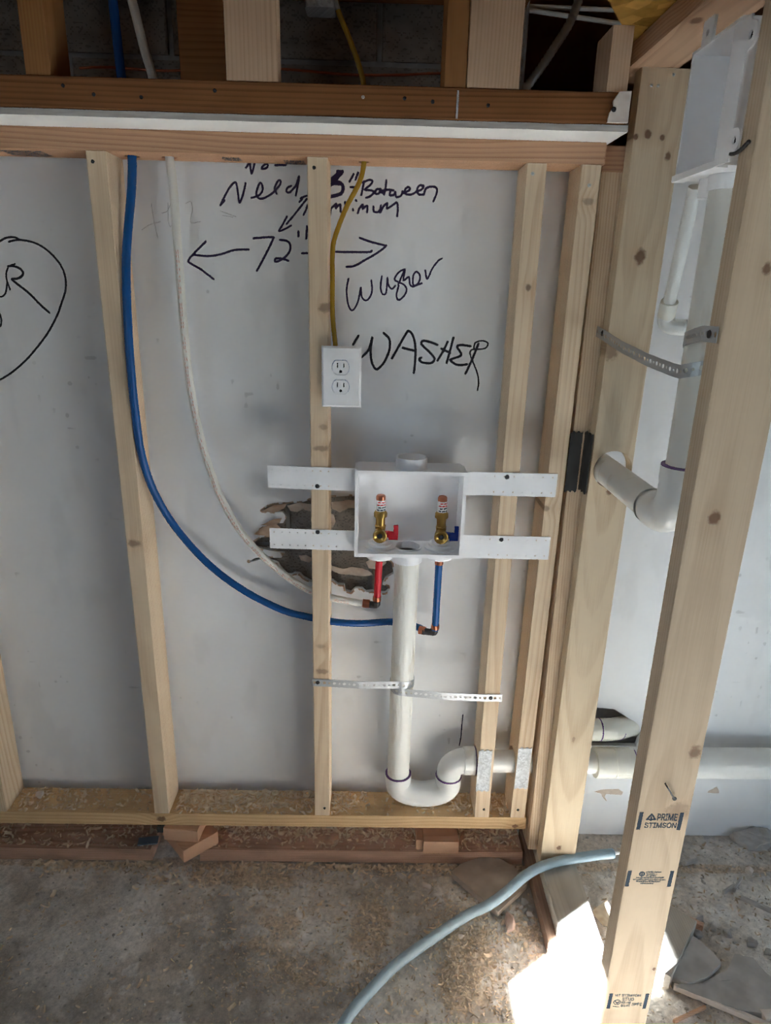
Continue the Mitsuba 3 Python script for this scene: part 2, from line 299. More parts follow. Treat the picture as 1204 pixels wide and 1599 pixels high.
# back wall: painted drywall with a broken hole and two pipe openings
INK = {
 'need': [(4.2,[-207,1597,-198,1606,-205,1600,-194,1619,-184,1633,-175,1640,-172,1634,-170,1619,-168,1603,-162,1613,-157,1628,-154,1639]),(4.2,[-143,1612,-128,1617,-120,1627,-121,1637,-125,1640,-130,1631,-133,1618,-126,1611,-114,1614,-99,1623,-87,1635,-83,1643,-86,1646,-91,1641,-96,1630,-92,1621]),(4.2,[-62,1636,-69,1633,-72,1626,-66,1624,-58,1631,-52,1638,-46,1654,-49,1637,-53,1619])],
 'no': [(4.2,[-152,1667,-147,1674,-144,1677,-143,1667,-141,1657,-137,1667,-134,1678]),(4.2,[-114,1674,-119,1670,-120,1666,-112,1667,-108,1672,-110,1675,-114,1674]),(4.2,[-93,1673,-72,1674])],
 'arrow_short': [(4,[-31,1613,-53,1587,-73,1565]),(4,[-72,1579,-82,1562,-89,1551,-77,1555,-64,1562]),(4,[-46,1607,-40,1613,-43,1614,-31,1619]),(4,[-30,1601,-33,1592,-38,1583])],
 'seventy_two': [(4.6,[-142,1536,-104,1539,-102,1535,-110,1519,-122,1498,-137,1473]),(4.6,[-87,1534,-75,1533,-67,1527,-67,1515,-76,1502,-91,1493,-99,1492,-96,1498,-81,1497,-71,1494]),(4.6,[-49,1551,-49,1542]),(4.6,[-31,1561,-33,1538]),(4.6,[-42,1509,-31,1510])],
 'arrow_left': [(4.4,[-153,1514,-183,1512,-212,1503,-239,1499,-268,1501]),(4.4,[-241,1527,-265,1505,-279,1490,-275,1484,-255,1473,-241,1463,-229,1454])],
 'six_inch': [(7.0,[41,1665,29,1658,17,1648]),(7.0,[39,1661,29,1653,22,1645]),(7.0,[32,1665,37,1663,29,1651,18,1647]),(7.0,[18,1645,31,1646,40,1642,43,1634,39,1625,29,1621,16,1618]),(4.5,[16,1638,25,1642,35,1641]),(4.5,[64,1661,56,1647]),(4.5,[73,1664,68,1651]),(4.5,[58,1637,68,1637])],
 'between': [(4.4,[85,1648,82,1632,80,1623]),(4.4,[83,1646,95,1651,102,1649,98,1642,87,1633,100,1632,105,1628,98,1621,90,1618]),(4.4,[119,1635,111,1634,108,1627,114,1626,122,1632,121,1629,126,1627]),(4.4,[130,1651,129,1637,126,1625]),(4.4,[117,1631,135,1634,145,1633]),(4.4,[139,1632,138,1624,146,1625,149,1630,151,1621,161,1624,163,1632]),(4.4,[164,1628,178,1635,175,1640,169,1636,169,1628,180,1626,191,1631]),(4.4,[191,1632,202,1636,206,1643,197,1643,193,1635,197,1627,207,1627]),(4.4,[207,1627,211,1638,221,1642,232,1640,233,1630,227,1615])],
 'minimum': [(4.4,[17,1585,18,1595,24,1601,29,1605,28,1597,32,1601,37,1604,38,1591]),(4.4,[47,1609,47,1606]),(4.4,[47,1594,47,1588]),(4.4,[63,1596,64,1594]),(4.4,[69,1613,70,1612]),(4.4,[73,1589,77,1599,83,1605,83,1597,90,1603,93,1601,92,1591]),(4.4,[105,1602,106,1593,114,1592,119,1598,120,1604]),(4.4,[119,1591,125,1602,133,1609,133,1599,146,1607,153,1610,155,1598,154,1585])],
 'arrow_right': [(4.4,[13,1517,25,1514,62,1514,98,1515,103,1518]),(4.4,[78,1542,100,1535,128,1529,132,1527,115,1514,89,1499,67,1487,51,1485])],
 'washer_script': [(3.8,[55,1461,51,1439,54,1412,60,1399,67,1400,76,1418,81,1444,83,1427,90,1419,98,1422,105,1438,103,1459]),(3.8,[125,1468,123,1444,128,1432,135,1436,137,1465,139,1452,147,1443,154,1450]),(3.8,[173,1483,162,1478,152,1464,158,1458,171,1453,178,1444,174,1431,162,1421,157,1431,161,1450]),(3.8,[160,1452,173,1482,171,1461,182,1468,185,1453,193,1449,204,1459,205,1472,197,1479,191,1469,193,1451,210,1456]),(3.8,[216,1482,221,1465,231,1486,242,1501,250,1506])],
 'washer_capitals': [(5.2,[77,1345,66,1327]),(5.2,[86,1301,100,1317,107,1342,104,1319,106,1294,113,1278,121,1276,135,1292,145,1318,144,1340,132,1352]),(5.2,[151,1299,166,1327,180,1352,185,1358,194,1350,201,1327,202,1296,200,1269]),(5.2,[174,1322,197,1317]),(5.2,[249,1330,235,1335,218,1338,215,1330,236,1311,244,1300,237,1291,217,1292,211,1299,215,1302]),(5.2,[271,1337,262,1317,251,1297]),(5.2,[283,1346,277,1318,271,1292]),(5.2,[258,1322,277,1314]),(5.2,[321,1329,302,1331,292,1327,302,1310,283,1301,279,1298,290,1290,302,1288,316,1290]),(5.2,[338,1334,327,1302,314,1270]),(3.4,[329,1325,331,1336,345,1341,358,1337,356,1327,343,1323,326,1322,321,1313,331,1291,341,1268,344,1250,343,1234])],
 'oval': [(4.2,[-664,1518,-652,1524,-640,1526,-630,1525,-624,1521]),(4.2,[-646,1517,-635,1520,-623,1521,-605,1519,-586,1513,-568,1501,-553,1485,-543,1468,-539,1447,-542,1424,-554,1397,-567,1371,-590,1337,-615,1308,-646,1277,-679,1251,-708,1234,-735,1223,-773,1224,-807,1242,-831,1273,-840,1313,-835,1363,-812,1422,-775,1470,-726,1499,-664,1518])],
 'dryer_end': [(4.8,[-655,1469,-646,1470,-633,1466,-626,1458,-630,1450,-640,1445,-651,1444,-643,1436,-620,1417,-599,1394,-582,1378]),(3.6,[-656,1466,-661,1456,-662,1441,-658,1423]),(3.6,[-662,1437,-668,1417,-678,1408,-687,1413,-690,1432,-689,1448]),(3.6,[-687,1373,-686,1360,-689,1349,-695,1344]),(3.6,[-650,1471,-640,1474])],
 'pen_mark': [(3.0,[361,390,360,355,360,323,357,294])],
 'pencil': [(1.0,[-347,1596,-345,1570,-341,1542,-339,1532]),(1.0,[-371,1546,-355,1556,-331,1563]),(1.0,[-327,1579,-316,1583,-309,1595]),(1.0,[-278,1598,-267,1602,-264,1588,-270,1568,-266,1562,-249,1565]),(1.0,[-313,1599,-315,1567,-312,1554,-305,1561]),(1.0,[-207,1586,-176,1576]),(1.0,[-204,1578,-182,1575])],
}
HOLE = [-145,942,-134,951,-119,957,-98,960,-83,960,-71,963,-56,963,-41,968,-31,972,-9,973,15,979,39,981,63,983,90,980,111,979,129,944,140,880,150,827,164,814,168,788,148,774,142,758,156,754,158,743,149,735,133,736,118,739,102,737,93,746,77,747,65,735,52,740,49,755,33,756,21,766,15,768,-10,762,-32,762,-50,772,-59,783,-72,783,-79,779,-90,779,-105,796,-111,809,-128,815,-141,822,-175,811,-181,813,-163,823,-132,823,-102,824,-94,836,-129,842,-159,848,-174,857,-161,867,-146,876,-131,876,-124,894,-150,895,-139,903,-117,912,-96,912,-87,927,-96,939,-120,940,-143,941]

def pairs(a): return np.array(a, float).reshape(-1, 2)/1000
YW, TH = .105, .0127
hole = Polygon(pairs(HOLE)).buffer(0)
hole2 = Polygon([(.66, .30), (.665, .40), (.705, .418), (.755, .414), (.805, .382), (.838, .34), (.83, .30)])
sheet = sbox(-1.7, .004, 2.3, 1.722).difference(hole).difference(hole2)
hs = [Polygon(g.exterior).buffer(.0) for g in ([hole] if hole.geom_type == 'Polygon' else hole.geoms)]
m = plate2d(sheet, TH, (0, YW+TH, 0), (1, 0, 0), (0, 0, 1))
struct('wall_back', label='white painted drywall with marker notes and a broken hole')
put('wall_back__sheet', m, 'drywall_paint')
# torn paper round the hole: a ring of bared brown paper, just proud of the paint, and loose flaps
bare = hole.buffer(.004).intersection(unary_union([Point(float(x), float(z)).buffer(float(r)) for (x, z), r in zip(pairs(HOLE)[::2], rng.uniform(.004, .016, 60))])).difference(hole)
labels[put('wall_back__torn_paper', plate2d(bare, .0006, (0, YW-.0001, 0), (1, 0, 0), (0, 0, 1)), 'paper_brown')] = {'label': 'torn brown paper edge round the hole'}
FLAPS = [([(-.165, .885), (-.140, .905), (-.110, .912), (-.100, .900), (-.100, .880), (-.120, .877)], 'paper_brown', .002, -9),
         ([(-.145, .942), (-.118, .958), (-.085, .962), (-.092, .950), (-.112, .941)], 'paper_brown', .003, 8),
         ([(-.148, .908), (-.118, .923), (-.098, .926), (-.104, .914), (-.120, .908)], 'paper_brown', .003, 8),
         ([(-.085, .957), (-.055, .966), (-.022, .962), (-.018, .952), (-.034, .944), (-.048, .950), (-.062, .942), (-.078, .946)], 'paper_pale', .004, 12),
         ([(-.030, .950), (-.022, .956), (-.018, .925), (-.030, .922)], 'paper_pale', .004, 3),
         ([(.018, .967), (.055, .974), (.105, .972), (.100, .958), (.060, .954), (.038, .944), (.020, .952)], 'paper_pale', .003, 10),
         ([(.015, .940), (.024, .938), (.028, .920), (.022, .905), (.014, .910)], 'paper_pale', .003, -10),
         ([(.005, .812), (.028, .806), (.048, .800), (.068, .806), (.092, .802), (.110, .794), (.118, .786), (.100, .782), (.070, .784), (.050, .786), (.036, .788), (.018, .795)], 'paper_pale', .004, 6),
         ([(.100, .818), (.120, .828), (.148, .838), (.150, .815), (.130, .800), (.108, .803)], 'paper_pale', .001, -5),
         ([(-.060, .832), (-.042, .834), (-.024, .822), (-.035, .814), (-.055, .820)], 'paper_pale', .003, 9)]
for pts, mt, lift, tilt in FLAPS:
    pl = Polygon(pts).buffer(0); c = pl.centroid
    tm = trimesh.creation.extrude_polygon(Polygon(np.array(pl.exterior.coords) - (c.x, c.y)), .0008, engine='earcut').subdivide().subdivide()
    v = tm.vertices.copy(); nz = meshkit.fbm(np.c_[v[:, :2]*60, np.full(len(v), tilt)], 3, 4) - .5
    tm.vertices = np.c_[c.x + v[:, 0], YW - .001 - abs(lift)*.6 - v[:, 2] - .010*nz - .15*np.abs(v[:, 1]), c.y + v[:, 1]]
    tm.invert()
    put('wall_back__paper_flap', tm, mt, smooth=40)
# handwriting: each word its own part
def ink(key, strokes, th=.0004, y=YW):
    polys = [LineString(pairs(s)).simplify(.0005).buffer(w/2000, quad_segs=4) if len(s) > 2 else None for w, s in strokes]
    sm = []
    for w, s in strokes:
        p = pairs(s); q = spline(np.c_[p, np.zeros(len(p))], 5)[:, :2] if len(p) > 2 else p
        sm.append(LineString(q).buffer(w/2000, quad_segs=4))
    return plate2d(unary_union(sm).buffer(0), th, (0, y, 0), (1, 0, 0), (0, 0, 1))
INKLABEL = {'need': 'handwritten word Need', 'no': 'handwriting cut off by the top plate', 'arrow_short': 'short double-headed marker arrow', 'seventy_two': 'handwritten 72 inches', 'arrow_left': 'marker arrow pointing left',
            'six_inch': 'overwritten 6 inch figure', 'between': 'handwritten word Between', 'minimum': 'handwritten word minimum', 'arrow_right': 'marker arrow pointing right', 'washer_script': 'handwritten word washer in joined letters',
            'washer_capitals': 'handwritten word WASHER in thick capitals', 'oval': 'large marker oval', 'pen_mark': 'thin upright pen mark above the trap', 'dryer_end': 'end of a handwritten word inside the oval', 'pencil': 'faint pencil scribble'}
for k, s in INK.items():
    labels[put('wall_back__handwriting', ink(k, s), 'pencil_grey' if k == 'pencil' else 'ink_black' if k in ('washer_capitals', 'oval', 'dryer_end') else 'ink_violet')] = {'label': INKLABEL[k]}
# damage on the right: scraped paper patches and the crumbled foot of the wall
for pts in ([(.735, .150), (.760, .158), (.800, .160), (.815, .150), (.812, .140), (.770, .143), (.766, .135), (.775, .118), (.762, .130), (.755, .144)], [(1.050, .158), (1.062, .165), (1.070, .172), (1.078, .160), (1.080, .150), (1.062, .150), (1.048, .152)]):
    labels[put('wall_back__scrape', plate2d(Polygon(pts).buffer(0), .0005, (0, YW, 0), (1, 0, 0), (0, 0, 1)), 'paper_pale')] = {'label': 'scraped patch of bared paper'}
# nail dings and small marks
# block wall behind
struct('wall_outer', label='dark concrete block wall behind the framing')
put('wall_outer__mortar', bx(-1.7, .40, .142, .30, 0, 2.32) + bx(.40, 2.3, .142, .30, 0, 1.66), 'mortar')
zc = [0.05 + .203*k for k in range(12)]
# one joint at 1.862: courses run up and down from it
zj = 1.862
for k in range(-8, 3):
    z0, z1 = zj + k*.203 + .005, zj + (k+1)*.203 - .005
    if z0 < .60 or z0 > 2.2: continue
    off = (-.295 if k % 2 == 0 else -.495)
    for q in range(-3, 3):
        x0, x1 = off + q*.406 + .005, off + (q+1)*.406 - .005
        x0, x1 = max(x0, -1.65), min(x1, .395)
        if x1 - x0 < .05: continue
        if z1 < .75 or (z0 > 1.05 and z1 < 1.70): continue
        d = float(rng.uniform(-.002, .002))
        put('wall_outer__concrete_block', lumber(((x0+x1)/2, .21+d, z0), ((x0+x1)/2, .21+d, min(z1, 2.3)), x1-x0, .15, (1, 0, 0), .004), 'concrete_block')
# enclosing room: deck, side walls, the wall behind the camera; window opening where the sun enters
struct('ceiling', bx(-1.15, 2.4, -3.3, 2.5, 2.30, 2.34), 'deck_wood', 'wooden deck high above the framing')
XL = -1.05
left = bx(XL-.03, XL, -3.3, 2.5, 0, 2.3)
for y0, y1, za, zb in ((-1.603, -1.331, 1.311, 1.681), (-2.46, -1.761, 1.311, 1.681)): left = left - bx(XL-.2, XL+.1, y0, y1, za, zb)
put('ceiling__lower_sheet', bx(-1.05, 2.3, -3.2, -.69, 1.712, 1.73), 'room_wall')
struct('wall_left', left, 'room_wall')
rgt = bx(2.3, 2.4, -3.3, 2.5, 0, 2.3)
DOOR_ = (-2.2, -1.0, 0.0, 0.6)
FD_ = None
if DOOR_: rgt = rgt - bx(2.2, 2.5, DOOR_[0], DOOR_[1], DOOR_[2], DOOR_[3])
struct('wall_right', rgt, 'room_wall')
struct('wall_front', bx(-1.15, 2.4, -3.3, -3.2, 0, 2.3) - (bx(FD_[0], FD_[1], -3.4, -3.1, FD_[2], FD_[3]) if FD_ else m3.Manifold()), 'room_wall')
struct('wall_attic', bx(-1.15, 2.4, 2.45, 2.5, 1.6, 2.3) + bx(.40, 2.4, .13, 2.47, 1.66, 1.70) + bx(-1.15, .41, .30, 2.47, 1.66, 1.70), 'deck_wood')

# ---------------------------------------------------------------- new framing
NH = []
def screwhead(parent, p, n, r=.0042, mat_='black_screw', key='screw'):
    n = unit(n); p = np.asarray(p, float)
    put(f'{parent}__{key}', lathe([(0, 0), (r, 0), (r*.98, .0008), (r*.55, .0016), (r*.5, .0007), (0, .0006)], p - n*.0002, n, 16), mat_, smooth=30)
BLUE = np.array([(-.371, .05, 1.935), (-.369, .05, 1.867), (-.367, .05, 1.803), (-.362, .05, 1.721), (-.360, .05, 1.672), (-.3645, .042, 1.61), (-.378, .020, 1.49), (-.3795, -.0005, 1.37), (-.381, -.004, 1.265), (-.3815, .0, 1.183), (-.3805, .010, 1.097), (-.368, .030, 1.008), (-.332, .05, .915), (-.264, .05, .828), (-.185, .05, .762), (-.096, .05, .713), (-.036, .05, .696), (.018, .05, .685), (.087, .058, .676), (.167, .088, .666), (.225, .070, .664), (.246, .05, .663)])
BLUE = np.vstack([[(-.378, .055, 2.05)], [(-.374, .052, 1.99)], BLUE])
WHITE = np.array([(-.352, .05, 2.0), (-.333, .05, 1.912), (-.321, .05, 1.853), (-.308, .05, 1.802), (-.295, .05, 1.723), (-.288, .05, 1.668), (-.285, .05, 1.612), (-.284, .05, 1.495), (-.283, .05, 1.372), (-.278, .05, 1.241), (-.261, .05, 1.116), (-.232, .05, 1.007), (-.19, .05, .917), (-.135, .05, .847), (-.072, .05, .792), (-.02, .05, .760), (.025, .05, .746), (.086, .05, .735), (.105, .05, .733)])
YELLOW = np.array([(.030, .04, 1.95), (.036, .04, 1.918), (.056, .04, 1.876), (.074, .04, 1.835), (.084, .04, 1.80), (.088, .04, 1.74), (.086, .04, 1.672), (.077, .038, 1.636), (.052, .034, 1.59), (.031, .030, 1.537), (.0265, .026, 1.507), (.0265, .022, 1.454), (.027, .020, 1.392), (.032, .022, 1.335), (.035, .025, 1.315)])
tp = lumber((-1.04, .0445, 1.692), (.537, .0445, 1.692), .0381, .0889, (0, 0, 1))
for c, r in ((BLUE[6], .0125), (WHITE[5], .0125), (YELLOW[6], .008)): tp = tp - rod((c[0], c[1], 1.6), (c[0], c[1], 1.8), r+.0025, 20)
one('top_plate', 'new reddish 2x4 top plate lying across the studs under the white ceiling strip', 'framing lumber', tp, 'wood_top_plate', 30)
for x in (-.405, .012, .408): 
    pass
bp = lumber((-1.04, .0445, .136), (.527, .0445, .136), .0381, .0889, (0, 0, 1))
rr = np.random.default_rng(21)
for u0, u1, y0, y1 in ((-.188, -.150, .030, .062), (-.072, -.030, .045, .085), (-.60, -.52, .02, .075)):
    TPS = []
    for row in np.arange(y0, y1, .0075):
        u = u0 + rr.uniform(0, .006)
        while u < u1:
            l = rr.uniform(.002, .006); TPS.append(sbox(u, row, min(u+l, u1), row+rr.uniform(.003, .0052))); u += l + rr.uniform(.0008, .002)
    labels[put('top_plate__stamp', plate2d(unary_union(TPS), .0003, (0, 0, 1.6726), (1, 0, 0), (0, 1, 0)), 'stamp_ink')] = {'label': 'smudged grade stamp on its underside'}
one('bottom_plate', 'pale new 2x4 bottom plate raised on wooden blocks above the old sill', 'framing lumber', bp, 'wood_bottom_plate', 30)
SZ0, SZ1 = .1551, 1.6729
def stud(x0, x1, label, wm, cuts=()):
    s = lumber((x0, .0445, SZ0), (x1, .0445, SZ1), .0381, .0889, (1, 0, 0))
    for c in cuts: s = s - c
    return one('stud', label, 'stud', s, wm, 30)
stud(-.822, -.822, 'leftmost pale stud, only its foot in view at the left edge', 'wood_stud_left')
s1 = stud(-.410, -.410, 'pale stud just left of the long curving blue pipe', 'wood_stud_left')
s2 = stud(0, 0, 'pale middle stud carrying the white electrical outlet', 'wood_stud_centre', [rod((-.05, .05, .7005), (.05, .05, .6785), .0145, 20), rod((-.05, .05, .7745), (.05, .05, .7420), .0150, 20)])
s3 = stud(.411, .411, 'pale stud just right of the washer outlet box with the perforated strap screwed to it', 'wood_stud_right', [rod((.3, .045, .294), (.6, .045, .294), .0385, 40)])
s4 = stud(.504, .514, 'rightmost stud of the new wall beside the dark gap', 'wood_stud_right', [rod((.3, .045, .294), (.6, .045, .294), .0385, 40)])
for s, pts in ((s1, [(-.417, 1.655, 0)]), (s2, [(-.006, 1.655, 0), (.006, .178, 0)]), (s3, [(.404, 1.655, 1), (.415, .18, 0)]), (s4, [(.513, 1.638, 1), (.503, .18, 0)])):
    for x, z, bright in pts:
        screwhead(s, (x, 0, z), (0, -1, 0), .0034, 'nail_steel' if bright else 'black_screw', 'nail_head')

# ---------------------------------------------------------------- right-hand wall: posts, plates, header
one('old_sole_plate', 'weathered brown sole plate on the floor under the pale plate of the right-hand wall', 'framing lumber', lumber((.585, .085, .019), (.585, -1.15, .019), .10, .038, (1, 0, 0)), 'wood_old_base', 30)
one('sole_plate', 'pale sole plate of the right-hand wall, sunlit white toward the front', 'framing lumber', lumber((.601, .085, .057), (.601, -1.15, .057), .0889, .0378, (1, 0, 0)), 'wood_sole', 30)
def leaning(x0, y0, x1, y1, z0=.0762, z1=1.829):
    """2x4 post by the front left corner of its foot and of its head, wide face toward the camera."""
    a, b = np.array([x0+.04445, y0+.01905, z0]), np.array([x1+.04445, y1+.01905, z1])
    return lumber(a, b, .0889, .0381, (1, 0, 0), .004)
post = leaning(.554, -.066, .581, -.013) - rod((.6185, -.20, 1.0925), (.616, .10, 1.0945), .0405, 40)
P1 = one('stud', 'wide faced yellowish stud bored for a white pipe at the corner of the walls', 'stud', post, 'wood_post', 30)
P1b = one('stud', 'corner stud with a black nail plate, squeezed between the new wall and the bored stud', 'stud', lumber((.562, .0125, .0762), (.571, .0648, 1.664), .0765, .060, (0, 1, 0)) - rod((.4, .045, .294), (.7, .045, .294), .031, 40) - rod((.616, -.20, 1.082), (.608, .12, 1.094), .033, 40) , 'wood_post_corner', 30)
one('corner_block', 'short reddish block on top of the corner stud under the ceiling strip', 'framing lumber', lumber((.571, .0645, 1.6645), (.571, .0645, 1.7105), .075, .060, (0, 1, 0)), 'wood_top_plate', 30)
P2 = one('stud', 'nearest stud at the right with black grade stamps near its foot', 'stud', leaning(.561, -.504, .554, -.523), 'wood_post_near', 30)
one('header_plate', 'top plate of the right-hand wall running toward the camera overhead', 'framing lumber', lumber((.605, .09, 1.849), (.605, -1.3, 1.849), .0889, .038, (1, 0, 0)), 'wood_header', 30)
one('osb_panel', 'yellowish strand board corner cut on the slant above the right-hand header', 'panel', plate2d(Polygon([(.64, .02), (.565, .005), (.43, -.235), (.36, -.40), (.64, -.40)]), .011, (0, 0, 1.8685), (1, 0, 0), (0, 1, 0)), 'osb')
# stamps on the near post: local frame on its front face
B0, B1 = np.array([.561, -.504, .0762]), np.array([.554, -.523, 1.829])
PZ = unit(B1-B0); PX = unit(np.array([1, 0, 0]) - PZ*PZ[0]); PN = np.cross(PZ, PX)
if PN[1] > 0: PN = -PN
def stampface(polys, key='stamp', label=None, th=.0003):
    m = plate2d(unary_union(polys).buffer(0), th, B0 + PN*.00005, PX, PZ)
    k = put(f'{P2}__{key}', m, 'stamp_ink')
    if label: labels[k] = {'label': label}
def textpoly(t, h, u, v, width=None, bold=True):
    tm = meshkit.text_mesh(t, h, .001, bold)
    top = tm.vertices[:, 2] > .0005
    f = tm.faces[top[tm.faces].all(1)]
    pol = unary_union([Polygon(tm.vertices[t_, :2]).buffer(1e-5) for t_ in f])
    x0, y0, x1, y1 = pol.bounds
    from shapely import affinity
    if width: pol = affinity.scale(pol, width/(x1-x0), 1, origin=(x0, 0))
    return affinity.translate(pol, u-x0, v)
STAMP1, STAMP2, STAMP3 = .527, .404, .107
def bars(v, h, u0=.004, u1=.071):
    return [Polygon([(u0, v), (u0+.0062, v), (u0+.0072, v+h), (u0+.0010, v+h)]), Polygon([(u1, v), (u1+.0062, v), (u1+.0072, v+h), (u1+.0010, v+h)])]
tri = LineString([(.0185, STAMP1+.0215), (.0255, STAMP1+.0325), (.0325, STAMP1+.0215), (.0185, STAMP1+.0215)]).buffer(.0013).union(LineString([(.0255, STAMP1+.019), (.0255, STAMP1+.027)]).buffer(.0012))
stampface(bars(STAMP1, .036) + [tri, textpoly('PRIME', .0135, .0355, STAMP1+.0195, .033), textpoly('STIMSON', .0100, .0165, STAMP1+.0045, .053)], label='black grade stamp reading PRIME STIMSON')
dash = []
for r_, (u0, u1, hh) in enumerate([(.034, .060, .0018), (.035, .054, .0016), (.035, .053, .0018), (.019, .066, .0020), (.014, .069, .0016), (.020, .062, .0020), (.028, .050, .0018)]):
    v = STAMP2+.031 - r_*.0042
    u = u0; rr = np.random.default_rng(r_)
    while u < u1:
        l = rr.uniform(.0012, .0032); dash.append(sbox(u, v, min(u+l, u1), v+1.35*hh*rr.uniform(.7, 1.2))); u += l + rr.uniform(.0003, .0008)
stampface(bars(STAMP2, .035, .002, .0745) + dash + [Point(.0275, STAMP2+.028).buffer(.0052).difference(Point(.0275, STAMP2+.028).buffer(.0030)), sbox(.0268, STAMP2+.017, .0282, STAMP2+.034), sbox(.0225, STAMP2+.0273, .0325, STAMP2+.0287)], label='small smudged black agency stamp')
st3 = bars(STAMP3, .039, .008, .075)
st3 += [textpoly('HT STIMSON', .0058, .020, STAMP3+.0315, .047), textpoly('STUD', .0076, .034, STAMP3+.0210, .022), textpoly('KD HB', .0054, .034, STAMP3+.0130, .017), textpoly('BQ HT', .0054, .034, STAMP3+.0050, .017), textpoly('SPFS', .0070, .0535, STAMP3+.0080, .019)]
e_ = Point(.0255, STAMP3+.0165).buffer(.0068)
st3 += [e_.difference(Point(.0255, STAMP3+.0165).buffer(.0054)), LineString([(.022, STAMP3+.0195), (.0255, STAMP3+.0135), (.029, STAMP3+.0185)]).buffer(.0009), LineString([(.0195, STAMP3+.0055), (.031, STAMP3+.0045)]).buffer(.0007)]
stampface(st3, label='small black grade stamp reading STUD')
# bent nail standing on the near post
def onface(u, v, out): return B0 + PX*u + PZ*v + PN*out
put(f'{P2}__bent_nail', sweep(spline([onface(.038, .621, -.004), onface(.038, .621, .004), onface(.0405, .617, .007), onface(.051, .601, .006), onface(.0545, .5965, .005)], 6), .0013, 8), 'black_screw', smooth=True)
put(f'{P2}__bent_nail', lathe([(0, 0), (.0035, 0), (.0035, .001), (0, .001)], onface(.055, .5955, .0045), PN, 14), 'black_screw')
screwhead(P1, (.626, -.062, .141), (0, -1, 0), .003, 'black_screw', 'nail_head')
for (x, y, z) in ((.600, -.0185, 1.800), (.612, -.0185, 1.800), (.638, -.0175, 1.818)): screwhead(P1, (x, y, z), (0, -1, 0), .0028, 'nail_steel', 'nail_head')

# ---------------------------------------------------------------- old structure overhead
one('old_plate', 'old brown timber plate along the top of the opening with nails in its face', 'framing lumber', lumber((-1.04, -.044, 1.7465), (.540, -.044, 1.7465), .0485, .0889, (0, 0, 1), .003), 'wood_old_plate', 30)
k = list(labels)[-1]
for x, z, bright in ((-.42, 1.756, 0), (-.37, 1.744, 0), (-.29, 1.742, 0), (-.165, 1.755, 0), (.086, 1.752, 1), (.157, 1.752, 0), (.30, 1.745, 0), (.205, 1.748, 0)): screwhead(k, (x, -.0884, z), (0, -1, 0), .0032 if not bright else .003, 'nail_steel' if bright else 'black_screw', 'nail_head')
put(f'{k}__strap', bx(.2455, .2490, -.0897, -.0884, 1.7235, 1.766), 'galvanised')
gy_ = np.linspace(-1.04, .545, 120); nz = (meshkit.fbm(np.c_[gy_*14, gy_*0, gy_*0], 4, 3)-.5)*.006
strip = Polygon(list(zip(gy_, -.0865+nz)) + [(.545, .025), (-1.04, .025)])
sk = thing('ceiling_strip', 'cut strip of white ceiling drywall pinched between the old and new plates', 'drywall strip')
put(f'{sk}__board', plate2d(strip, .0100, (0, 0, 1.7112), (1, 0, 0), (0, 1, 0)), 'drywall_edge')
labels[put(f'{sk}__painted_face', plate2d(Polygon(list(zip(gy_, -.0855+nz)) + [(.544, .024), (-1.04, .024)]), .0003, (0, 0, 1.7109), (1, 0, 0), (0, 1, 0)), 'drywall_white')] = {'label': 'white painted underside'}
def short(key, label, x0, x1, y0, y1, wm, z0=1.7712, z1=2.2995, group=None):
    return one(key, label, 'stud', lumber(((x0+x1)/2, (y0+y1)/2, z0), ((x0+x1)/2, (y0+y1)/2, z1), x1-x0, y1-y0, (1, 0, 0)), wm, 30)
short('short_stud', 'short yellow brown stud on the old plate at the far left', -.482, -.4395, -.086, 0, 'wood_old_short')
short('short_stud', 'wide new pale short stud on the old plate left of the yellow cable', -.145, -.057, -.088, -.050, 'wood_short_pale')
short('short_stud', 'narrow reddish short stud against a wide pale one right of the yellow cable', .223, .2605, -.086, 0, 'wood_old_short')
short('short_stud', 'widest pale short stud on the old plate at the right of the yellow cable', .2615, .351, -.088, -.050, 'wood_short_pale')
short('short_stud', 'short pale stud on the end of the old plate beside the strand board', .500, .5365, -.087, 0, 'wood_short_pale', z1=1.868)
short('short_stud', 'dark brown board standing behind the old plate between blue and yellow lines', -.250, -.166, .02, .058, 'wood_old_back', 1.70)
one('back_board', 'dark rough board lying behind the old plate under the copper wire', 'framing lumber', lumber((-1.04, .1215, 1.76), (.39, .1215, 1.76), .11, .036, (0, 0, 1)), 'wood_old_plate', 30)
one('back_beam', 'very dark beam crossing high in front of the block wall', 'framing lumber', lumber((-1.04, .11, 2.03), (.39, .11, 2.03), .14, .038, (0, 0, 1)), 'wood_old_back', 30)
one('copper_wire', 'thin bare copper wire lying along the block wall above the old plate', 'wire', sweep(spline([(-.46, .094, 1.829), (-.406, .094, 1.832), (-.30, .094, 1.829), (-.198, .094, 1.835), (-.088, .095, 1.838), (-.03, .095, 1.836), (.054, .095, 1.832), (.15, .095, 1.834), (.233, .095, 1.839), (.38, .096, 1.84)], 6), .0022, 10), 'copper', True)
# plaster corner and screw at the right end of the old plate
ek = thing('plaster_scrap', 'torn scrap of old plaster nailed on the right end of the brown plate', 'plaster')
put(f'{ek}__scrap', plate2d(Polygon([(.506, 1.7235), (.541, 1.7235), (.541, 1.771), (.521, 1.770), (.512, 1.756), (.514, 1.748), (.508, 1.738)]), .006, (0, -.0893, 0), (1, 0, 0), (0, 0, 1)), 'plaster_pale')
screwhead(ek, (.514, -.0954, 1.743), (0, -1, 0), .0042)
